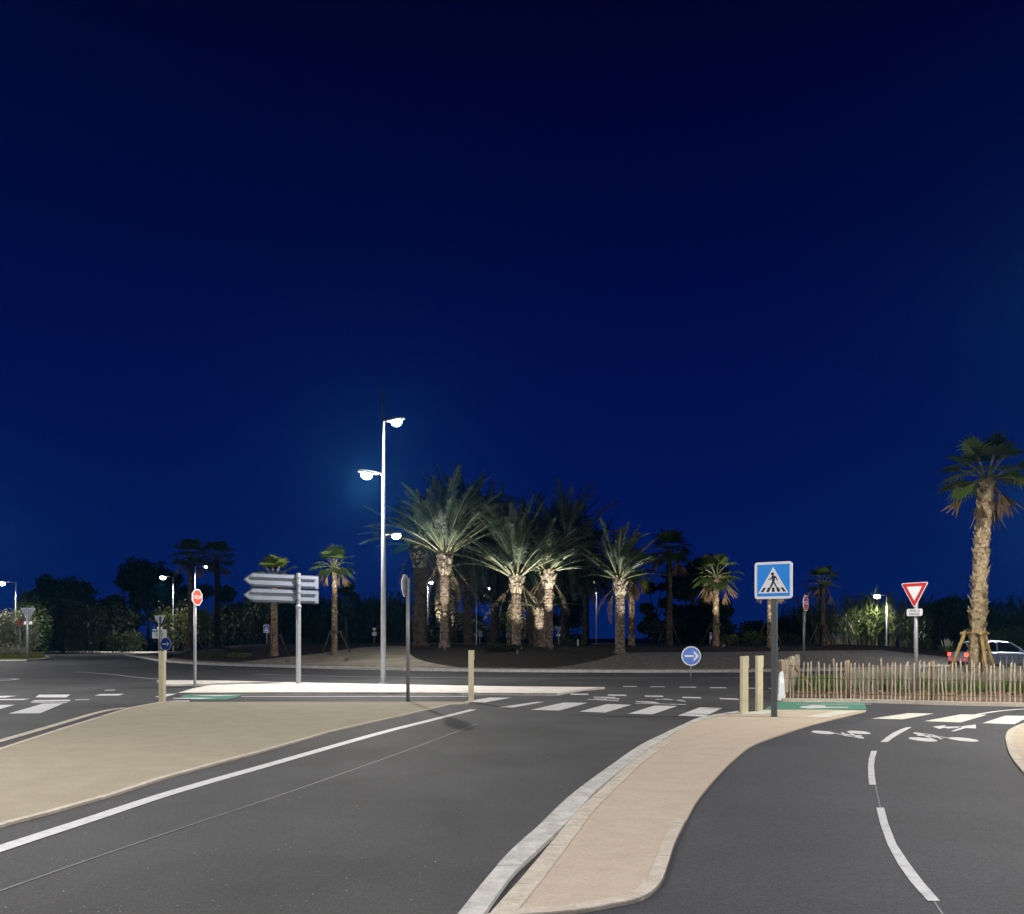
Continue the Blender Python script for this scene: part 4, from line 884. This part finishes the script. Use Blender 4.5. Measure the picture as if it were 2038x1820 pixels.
# ground floodlights for the uplit palms
def flood(px, Y, tx, tY, ty, power, ang, label, col_=(1, .95, .86)):
    g = put(px, Y); o = empty('ground_floodlight', g, 0, label, 'floodlight', 'floodlights at the palm feet')
    m = MB(); m.tube([(0, 0, -.02), (0, 0, .12)], [.12, .10], 12); m.tube([(0, 0, .12), (0, 0, .2)], [.11, .11], 12, False); b = m.build('housing', M['dgrey'], o)
    m = MB(); m.tube([(0, 0, .121), (0, 0, .125)], .08, 12); m.build('lens', M['flood'], b)
    tgt = Vector((AT(tx, tY), tY, ZAT(ty, tY)))-g
    spot('flood_light', (0, 0, .24), power, o, ang, .5, col_, tgt, .06)
flood(887, 52.3, 885, 54.9, 1082, 5200, 44, 'floodlight in front of the tallest uplit palm')
flood(1031, 48.6, 1029, 51, 1130, 3600, 44, 'floodlight in front of the grey-crowned palm')
flood(1097, 50.6, 1095, 53, 1118, 4200, 44, 'floodlight in front of the yellow green palm')
flood(1080, 54.9, 1073, 57, 1210, 900, 44, 'floodlight in front of the short bright palm')
flood(1252, 46.0, 1240, 48, 1120, 1700, 40, 'floodlight in front of the windblown palm', (1, .98, .92))
flood(690, 48.5, 666, 54, 1100, 5200, 30, 'added floodlight standing in for lamp light on the bright fan palm crown')  # added: imitates the street lamp's light on this crown from below
flood(572, 50.0, 548, 56, 1124, 5200, 26, 'added floodlight standing in for lamp light on the palm behind the direction boards', (1, .88, .6))  # also added, in place of lamp light falling on this crown
flood(1440, 55.4, 1425, 58, 1125, 1500, 56, 'floodlight in front of the brown-skirted palm')
flood(1548, 53.6, 1533, 56, 1170, 1000, 50, 'floodlight in front of the palm behind the blue sign')
flood(1262, 59.5, 1258, 62, 1170, 500, 44, 'floodlight in front of the slim palm')

# ---------------------------------------------------------------- leafy trees and bushes
def leafy(mb, c, rad, n, size, seed):
    rnd = random.Random(seed); c = Vector(c)
    for i in range(n):
        while True:
            p = Vector((rnd.uniform(-1, 1), rnd.uniform(-1, 1), rnd.uniform(-1, 1)))
            if .35 < p.length < 1: break
        f_ = 1+.7*noise.noise(p*2.9+Vector((seed, 0, 0)))
        p = Vector((p.x*rad[0], p.y*rad[1], p.z*rad[2]))*f_+c
        a = Vector((rnd.gauss(0, 1), rnd.gauss(0, 1), rnd.gauss(0, 1))).normalized(); b = a.cross(Vector((rnd.gauss(0, 1), rnd.gauss(0, 1), rnd.gauss(0, 1)))).normalized()
        s_ = size*rnd.uniform(.6, 1.4); mb.add([p-a*s_, p-b*s_*.5, p+a*s_, p+b*s_*.5], [(0, 1, 2, 3)])
def tree(name, loc, h, blobs, n, size, mat, label, seed, group='trees around the roundabout', trunk_r=.2, cat='tree'):
    o = empty(name, loc, 0, label, cat, group)
    m = MB(); tops = [Vector(b[0]) for b in blobs]
    fork = Vector((0, 0, h*.35)); m.tube([(0, 0, -.1), (0, 0, h*.18), fork], [trunk_r*1.2, trunk_r, trunk_r*.8], 9)
    for t in tops: m.tube([fork-Vector((0, 0, .3)), fork.lerp(t, .5)+Vector((0, 0, -.2)), t], [trunk_r*.55, trunk_r*.35, trunk_r*.12], 6)
    m.build('trunk', M['barkd'], o, True)
    m = MB()
    for i, (c, rd) in enumerate(blobs): leafy(m, c, rd, n, size, seed*10+i)
    m.build('crown', M[mat], o, fix=False); return o
rnd = random.Random(11)
def blobset(h, wd, k, rnd, low=.35):
    out = []
    for i in range(k):
        z = h*(low+(1-low)*rnd.random()*.85); x = rnd.uniform(-1, 1)*wd*(1-.4*(z/h)); r_ = wd*rnd.uniform(.24, .5); out.append(((x, rnd.uniform(-1, 1)*wd*.6, z), (r_, r_*.9, min(r_*.8, h*.25))))
    return out
def tr_(px, Y, ytop, wpx, mat, label, seed, k=7, n=1100, size=.16, low=.3, name='tree', **kw):
    g = put(px, Y); h = ZAT(ytop, Y)-g.z; wd = wpx/2*Y/FPX; r2 = random.Random(seed)
    return tree(name, g, h*.92, blobset(h*.92, wd, k, r2, low), n, size, mat, label, seed, **kw)
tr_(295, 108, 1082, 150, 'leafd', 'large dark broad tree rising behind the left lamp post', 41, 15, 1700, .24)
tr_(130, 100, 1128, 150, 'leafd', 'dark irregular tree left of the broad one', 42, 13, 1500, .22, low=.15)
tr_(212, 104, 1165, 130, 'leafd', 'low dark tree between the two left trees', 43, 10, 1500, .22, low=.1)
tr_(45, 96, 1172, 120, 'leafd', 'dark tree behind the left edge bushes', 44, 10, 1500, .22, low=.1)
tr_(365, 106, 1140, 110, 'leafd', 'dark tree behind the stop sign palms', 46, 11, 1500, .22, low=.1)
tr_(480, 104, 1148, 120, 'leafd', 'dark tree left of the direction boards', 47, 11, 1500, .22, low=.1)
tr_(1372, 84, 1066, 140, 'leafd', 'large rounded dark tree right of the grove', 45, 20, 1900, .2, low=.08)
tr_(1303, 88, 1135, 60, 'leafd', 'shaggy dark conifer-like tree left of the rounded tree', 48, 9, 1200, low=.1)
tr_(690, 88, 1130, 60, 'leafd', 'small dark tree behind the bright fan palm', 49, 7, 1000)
for i, (px, Y, yt, wp, lb) in enumerate([(600, 100, 1178, 120, 'dark thicket below the direction boards'), (720, 102, 1182, 120, 'dark thicket behind the bright fan palm'), (800, 96, 1192, 110, 'dark thicket right of the tall lamp post'),
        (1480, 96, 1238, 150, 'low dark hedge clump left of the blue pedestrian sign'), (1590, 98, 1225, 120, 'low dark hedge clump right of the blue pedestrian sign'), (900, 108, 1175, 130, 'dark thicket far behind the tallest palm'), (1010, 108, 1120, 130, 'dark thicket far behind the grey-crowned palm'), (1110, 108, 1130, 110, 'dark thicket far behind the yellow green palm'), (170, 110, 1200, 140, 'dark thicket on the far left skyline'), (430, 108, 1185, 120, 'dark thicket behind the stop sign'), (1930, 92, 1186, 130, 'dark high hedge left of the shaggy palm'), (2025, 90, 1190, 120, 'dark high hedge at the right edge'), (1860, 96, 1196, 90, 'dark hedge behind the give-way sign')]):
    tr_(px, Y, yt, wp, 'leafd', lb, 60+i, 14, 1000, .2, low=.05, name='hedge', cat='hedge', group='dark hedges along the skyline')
# bushes nearer
def bush(px, Y, w_px, ytop, mat, label, seed, n=1500, size=.10, name='bush', k=5, zbase=None):
    g = put(px, Y); h = max(.4, ZAT(ytop, Y)-g.z); wd = w_px/2*Y/FPX; o = empty(name, g, 0, label, 'bush', 'bushes around the roundabout'); r2 = random.Random(seed)
    m = MB()
    for i in range(6):
        a = r2.random()*6.28; m.tube([(0, 0, -.05), (math.cos(a)*wd*.3, math.sin(a)*wd*.3, h*.4), (math.cos(a)*wd*.6, math.sin(a)*wd*.5, h*.75)], [.04, .03, .012], 5)
    m.build('stems', M['barkd'], o)
    m = MB()
    for i in range(k): leafy(m, ((i+.5-k/2)/k*1.7*wd, r2.uniform(-.5, .5)*wd*.6, h*r2.uniform(.4, .62)), (wd*.42, wd*.4, h*.42), n//k, size, seed*7+i)
    m.build('foliage', M[mat], o, fix=False); return o
bush(12, 78, 110, 1208, 'leafp', 'pale flowering bush lit by the lamp at the left edge', 71, 9000, .09)
bush(62, 84, 70, 1182, 'leafm', 'tall green bush right of the pale flowering one', 72, 6000, .10)
bush(245, 92, 66, 1252, 'leafm', 'rounded green bush behind the far bollard', 73, 2600, .10)
bush(352, 94, 90, 1196, 'leafy', 'yellowish low branches behind the left lamp post', 74, 900, .16)
bush(412, 84, 60, 1205, 'leafm', 'green bush right of the stop sign pole', 75, 1500, .12)
bush(125, 92, 90, 1215, 'leafd', 'dark green bush behind the lawn island', 76, 2500, .12)
bush(2008, 74, 90, 1247, 'leafm', 'low green bush behind the shaggy palm at the right edge', 77, 3500, .10)
bush(1450, 66, 40, 1262, 'leafy', 'olive shrub left of the bollard pair', 78, 1200, .08)
bush(1500, 68, 46, 1256, 'leafm', 'olive shrub behind the bollard pair', 79, 1400, .08)
bush(1565, 70, 60, 1260, 'leafd', 'dark shrub right of the blue sign post', 80, 1400, .08)
bush(478, 56, 50, 1301, 'leafy', 'low grey green plant on the left end of the mound', 81, 900, .05)
bush(432, 58, 34, 1303, 'leafm', 'small dark plant on the mound behind the stop sign', 82, 700, .05)
bush(330, 62, 26, 1300, 'leafd', 'small dark plant at the left tip of the mound', 83, 700, .05)
bush(1000, 50, 70, 1290, 'leafd', 'dark grey plants at the foot of the uplit palms', 84, 1600, .07)
bush(1127, 58, 24, 1272, 'leafm', 'small green plant right of the uplit palms', 85, 700, .06)

# ---------------------------------------------------------------- giant reeds
def reed_clump(name, loc, n, h, wd, dp_, mat, label, seed, lean=0, leafw=.06, leafl=.75, group='giant reed clumps', nl=12):
    rnd = random.Random(seed); o = empty(name, loc, 0, label, 'reeds', group); mc = MB(); ml = MB()
    for i in range(n):
        x, y = rnd.uniform(-wd, wd), rnd.uniform(-dp_, dp_); hh = h*rnd.uniform(.55, 1.0); lx = lean*hh*rnd.uniform(.4, 1.1)+rnd.gauss(0, .08)*hh; ly = rnd.gauss(0, .08)*hh
        P = [Vector((x+lx*(k/4)**1.5, y+ly*(k/4)**1.5, hh*k/4*(1-.04*k/4))) for k in range(5)]
        mc.tube(P, [.016, .015, .012, .009, .004], 4, False)
        for j in range(nl):
            t = .22+.78*(j+rnd.random())/nl; f_ = t*4; q = min(int(f_), 3); b = P[q].lerp(P[q+1], f_-q); a = rnd.random()*6.283
            d = Vector((math.cos(a)*.8+lean, math.sin(a)*.5, rnd.uniform(.6, 1.9))).normalized(); l = leafl*rnd.uniform(.6, 1.2); side = d.cross(Vector((0, 0, 1))).normalized()*leafw*.5
            m1 = b+d*l*.5; e = m1+Vector((d.x*1.3, d.y, d.z*.35-.1)).normalized()*l*.6
            ml.add([b, m1+side, e, m1-side], [(0, 1, 2, 3)])
    mc.build('canes', M['cane' if mat == 'reed' else 'reedd'], o, fix=False); ml.build('leaves', M[mat], o, fix=False); return o
def rc(px, Y, ytop, n, wpx, mat, label, seed, **kw):
    g = put(px, Y); h = ZAT(ytop, Y)-g.z; return reed_clump('giant_reed', g, n, h, wpx/2*Y/FPX, 2.0, mat, label, seed, **kw)
rc(1722, 87, 1183, 120, 74, 'reed', 'brightest green reed clump under the right lamp', 91, leafl=1.5, leafw=.16)
rc(1655, 84, 1196, 110, 90, 'reed', 'leaning reed clump left of the bright reeds', 92, lean=-.45, leafl=1.3, leafw=.12)
rc(1795, 86, 1190, 110, 80, 'reed', 'reed clump between the lamp and the give-way sign', 93, leafl=1.3, leafw=.12)
rc(1600, 86, 1212, 70, 60, 'reedd', 'dim reed clump left of the leaning reeds', 94, lean=-.3, leafl=1.2, leafw=.12)
dr = rc(1865, 84, 1186, 110, 110, 'reedd', 'dark reed clump behind the give-way sign', 95, leafl=1.2, leafw=.16)
for px, Y, rz, sc, lb in [(1915, 86, 1, 1.0, 'dark reed clump left of the shaggy palm'), (1985, 85, 2, 1.0, 'dark reed clump right of the shaggy palm'), (2050, 86, 3, 1.0, 'dark reed clump at the right edge'),
                          (520, 94, 1.4, 1.0, 'dark reed clump behind the direction boards'), (590, 95, .4, 1.05, 'dark reed clump right of the direction pole'), (650, 96, 2.4, 1.05, 'dark reed clump behind the bright fan palm'), (712, 95, 3.4, 1.0, 'dark reed clump left of the tall lamp post'), (785, 92, 4.4, .95, 'dark reed clump right of the tall lamp post'), (160, 90, 5.4, .9, 'dark reed clump left of the far bollard')]:
    dup(dr, put(px, Y), rz, sc, lb)
# pampas grass
g = put(1885, 70); g = Vector((AT(1885, 66), 66, 0)); o = empty('pampas_grass', g, 0, 'pale pampas grass with upright plumes between the give-way sign and the palm', 'grass plant')
m = MB(); mp = MB(); r2 = random.Random(5)
for i in range(90):
    a = r2.random()*6.283; l = r2.uniform(.6, 1.3); d = Vector((math.cos(a)*.6, math.sin(a)*.6, 1)).normalized(); b = d*l; e = b+Vector((math.cos(a)*.4, math.sin(a)*.4, -.25)); s_ = Vector((-math.sin(a), math.cos(a), 0))*.02
    m.add([-s_, b-s_, e, b+s_, s_], [(0, 1, 2, 3, 4)])
m.build('leaves', M['grass'], o, fix=False)
for i in range(11):
    a = r2.random()*6.283; l = r2.uniform(1.2, 1.75); d = Vector((math.cos(a)*.3, math.sin(a)*.2, 1)).normalized(); mp.tube([d*.1, d*l*.6], .012, 4, False)
    mp.tube([d*l*.6, d*l*.72, d*l*.9, d*l], [.015, .055, .045, .008], 6)
mp.build('plumes', M['plume'], o)

# grass in the bed: uncountable
def grass_field(name, polyfn, n, hmin, hmax, mat, label, seed, wdt=.012, zb=.07):
    rnd = random.Random(seed); m = MB()
    for i in range(n):
        p = polyfn(rnd)
        if p is None: continue
        a = rnd.random()*6.283; h = rnd.uniform(hmin, hmax); lx, ly = math.cos(a)*h*rnd.uniform(.1, .5), math.sin(a)*h*rnd.uniform(.1, .5); sxx, syy = -math.sin(a)*wdt/2, math.cos(a)*wdt/2
        m.add([(p[0]-sxx, p[1]-syy, zb), (p[0]+sxx, p[1]+syy, zb), (p[0]+lx*.5+sxx*.8, p[1]+ly*.5+syy*.8, zb+h*.6), (p[0]+lx, p[1]+ly, zb+h), (p[0]+lx*.5-sxx*.8, p[1]+ly*.5-syy*.8, zb+h*.6)], [(0, 1, 2, 3, 4)])
    o = m.build(name, M[mat], fix=False); tag(o, label, 'grass', kind='stuff'); return o
def tufts(x0, x1, y0, y1, k, seed, spread=.16):
    r0 = random.Random(seed); C_ = [(r0.uniform(x0, x1), r0.uniform(y0, y1)) for _ in range(k)]
    def fn(rnd):
        c = rnd.choice(C_); px = c[0]; Y = c[1]
        return (AT(px, Y)+rnd.gauss(0, spread), Y+rnd.gauss(0, spread))
    return fn
grass_field('bed_grass', tufts(1600, 1830, 24.2, 26.5, 46, 1), 9000, .22, .48, 'grass', 'green grass tufts in the bed behind the picket fence', 1, .014)
grass_field('bed_grass', tufts(1830, 2060, 23.5, 26.5, 16, 4), 1500, .2, .42, 'grass', 'sparse green tufts around the shaggy palm foot', 4, .014)
grass_field('dry_grass', tufts(1700, 2140, 24, 30, 90, 2), 15000, .25, .66, 'dry', 'pale dry stalks filling the bed behind the pickets', 2, .016)
grass_field('lawn_grass', lambda r_: (lambda x, Y: (AT(x, Y), Y))(r_.uniform(-60, 88), r_.uniform(65, 84)), 5000, .10, .3, 'leafy', 'rough grass on the left lawn island', 3, .04, .08)
grass_field('lavender', lambda r_: (lambda x, Y: (AT(x, Y), Y))(r_.uniform(-60, 52), r_.uniform(76, 84)), 3000, .4, .8, 'dry', 'greyish low plants along the back of the lawn island', 8, .04, .08)
# mulch lumps in the bed
m = MB(); r2 = random.Random(9)
for i in range(1500):
    Y = r2.uniform(22.6, 26); px = r2.uniform(1566, 2060); x = AT(px, Y); s_ = r2.uniform(.02, .06)
    vs = [Vector((x, Y, .08))+Vector((r2.uniform(-1, 1), r2.uniform(-1, 1), r2.uniform(0, 1.4)))*s_ for _ in range(4)]; m.add(vs, [(0, 1, 2), (0, 2, 3), (0, 3, 1), (1, 3, 2)])
o = m.build('bark_mulch', two_tone('bark_chips', (.14, .08, .04), (.34, .22, .13), 12), fix=False); tag(o, 'brown bark chips lying under the picket fence', 'mulch', kind='stuff')
# loose chips on the asphalt
m = MB(); r2 = random.Random(19)
for i in range(420):
    Y = 4.6+r2.random()**1.6*12; x = r2.uniform(-.6, .45)*Y; s_ = r2.uniform(.002, .006)
    vs = [Vector((x, Y, .002))+Vector((r2.uniform(-1, 1), r2.uniform(-1, 1), r2.uniform(0, 1.2)))*s_ for _ in range(4)]; m.add(vs, [(0, 1, 2), (0, 2, 3), (0, 3, 1), (1, 3, 2)])
o = m.build('loose_chips', M['pale'], fix=False); tag(o, 'pale grit scattered on the near asphalt', 'grit', kind='stuff')

# ---------------------------------------------------------------- cars at rest on the ring road
def car(loc, rz, paint_m, label, name='car'):
    o = empty(name, loc, rz, label, 'car', 'cars on the ring road')
    # stations along x (rear -2.05 .. front 2.05): half width, bottom, belt, bonnet/deck height
    S = [(-2.05, .70, .42, .62, .84), (-1.98, .80, .30, .70, .92), (-1.7, .86, .24, .80, .97), (-1.2, .88, .22, .85, .97), (-.3, .89, .21, .86, .96), (.6, .89, .21, .84, .95), (1.15, .87, .22, .80, .92), (1.65, .83, .24, .70, .82), (1.95, .74, .28, .58, .68), (2.06, .58, .36, .50, .56)]
    m = MB(); vs = []
    for x, w_, zb, zm, zt in S:
        vs += [(x, -w_*.86, zb), (x, -w_, zb+.12), (x, -w_, zm), (x, -w_*.93, zt), (x, 0, zt+.03), (x, w_*.93, zt), (x, w_, zm), (x, w_, zb+.12), (x, w_*.86, zb)]
    fs = [(i*9+k, (i+1)*9+k, (i+1)*9+(k+1) % 9, i*9+(k+1) % 9) for i in range(len(S)-1) for k in range(9)]+[tuple(range(9)), tuple((len(S)-1)*9+k for k in range(9))]
    m.add(vs, fs); b = m.build('body', paint_m, o, True); sb = b.modifiers.new('s', 'SUBSURF'); sb.levels = 1; sb.render_levels = 2
    C_ = [(-1.88, .66, .93, .97), (-1.62, .68, .94, 1.36), (-1.1, .66, .95, 1.46), (-.3, .65, .95, 1.49), (.35, .64, .94, 1.44), (.85, .66, .92, 1.18), (1.22, .70, .88, .92)]
    m = MB(); vs = []
    for x, w_, zb, zt in C_:
        wt = w_-.12*(zt-zb)/.5; vs += [(x, -w_-.08, zb-.02), (x, -wt-.02, zt-.05), (x, -wt+.06, zt-.012), (x, wt-.06, zt-.012), (x, wt+.02, zt-.05), (x, w_+.08, zb-.02)]
    fs = [(i*6+k, (i+1)*6+k, (i+1)*6+(k+1) % 6, i*6+(k+1) % 6) for i in range(len(C_)-1) for k in range(6)]+[tuple(range(6)), tuple((len(C_)-1)*6+k for k in range(6))]
    m.add(vs, fs); m.build('windows', M['glass'], o, False)
    m = MB(); vs = []
    for x, w_, zb, zt in C_[1:5]:
        wt = w_-.12*(zt-zb)/.5; vs += [(x, -wt-.035, zt-.06), (x, -wt+.06, zt+.012), (x, 0, zt+.028), (x, wt-.06, zt+.012), (x, wt+.035, zt-.06)]
    m.add(vs, [(i*5+k, (i+1)*5+k, (i+1)*5+k+1, i*5+k+1) for i in range(3) for k in range(4)]); r_ = m.build('roof', paint_m, o, True)
    for s_ in (-1, 1):
        m = MB()
        for (xa, za), (xb, zb_) in (((-1.75, .95), (-1.56, 1.34)), ((-.42, .95), (-.36, 1.43)), ((1.12, .92), (.38, 1.40))):
            m.tube([(xa, s_*.735, za), (xb, s_*.60, zb_)], .032, 6)
        m.build('pillars', paint_m, o)
        for x in (-1.28, 1.30):
            m = MB(); ys = s_*.80; m.tube([(x, ys-.10, .31), (x, ys-.09, .31), (x, ys+.09, .31), (x, ys+.10, .31)], [.27, .31, .31, .27], 24); wh = m.build('wheel', M['tyre'], o)
            m = MB(); m.tube([(x, ys+s_*.085, .31), (x, ys+s_*.108, .31)], [.20, .18], 18); m.build('rim', M['rim'], wh)
        m = MB(); m.box((-2.0, s_*.62, .80), (.10, .20, .17)); t = m.build('tail_light', M['tail'], o); bv = t.modifiers.new('b', 'BEVEL'); bv.width = .03; bv.segments = 2
        m = MB(); m.box((1.93, s_*.55, .60), (.14, .26, .10)); m.build('headlight', M['head'], o)
        m = MB(); m.box((.72, s_*.94, .98), (.12, .16, .10)); m.build('mirror', paint_m, o)
        l = bpy.data.lights.new('tail_glow', 'AREA'); l.energy = 28; l.size = .2; l.color = (1, .03, .02); lo = bpy.data.objects.new('tail_glow', l); col.objects.link(lo); lo.parent = o; lo.location = (-2.12, s_*.62, .80); lo.rotation_euler = (0, R(60), 0)
    m = MB(); m.box((-2.02, 0, .36), (.10, 1.3, .18)); m.build('bumper', M['blackp'], o)
    m = MB(); m.box((-2.075, 0, .60), (.02, .5, .11)); m.build('number_plate', M['plate'], o)
    l = bpy.data.lights.new('headlight_beam', 'SPOT'); l.energy = 500; l.spot_size = R(60); l.spot_blend = .6; l.color = (.85, .92, 1); lo = bpy.data.objects.new('headlight_beam', l); col.objects.link(lo); lo.parent = o; lo.location = (2.15, 0, .6); lo.rotation_euler = (0, R(-84), 0)
    return o
Yc = 42.5; car((AT(1899, Yc)+2.0, Yc, 0), R(9), M['carw'], 'pale blue hatchback with lit tail lights behind the fence at right')

# ---------------------------------------------------------------- thin night air that glows round the lamps
m = MB(); m.box((0, 95, 13), (420, 330, 29)); hm = bpy.data.materials.new('night_air'); hm.use_nodes = True; n = hm.node_tree; n.nodes.clear()
vo = n.nodes.new('ShaderNodeVolumePrincipled'); vo.inputs['Density'].default_value = .00026; vo.inputs['Color'].default_value = (.08, .50, 1, 1); vo.inputs['Anisotropy'].default_value = .78
n.links.new(vo.outputs[0], n.nodes.new('ShaderNodeOutputMaterial').inputs['Volume'])
o = m.build('haze', hm); o['kind'] = 'stuff'; o['label'] = 'thin night air glowing blue around the lamps'; o['category'] = 'haze'
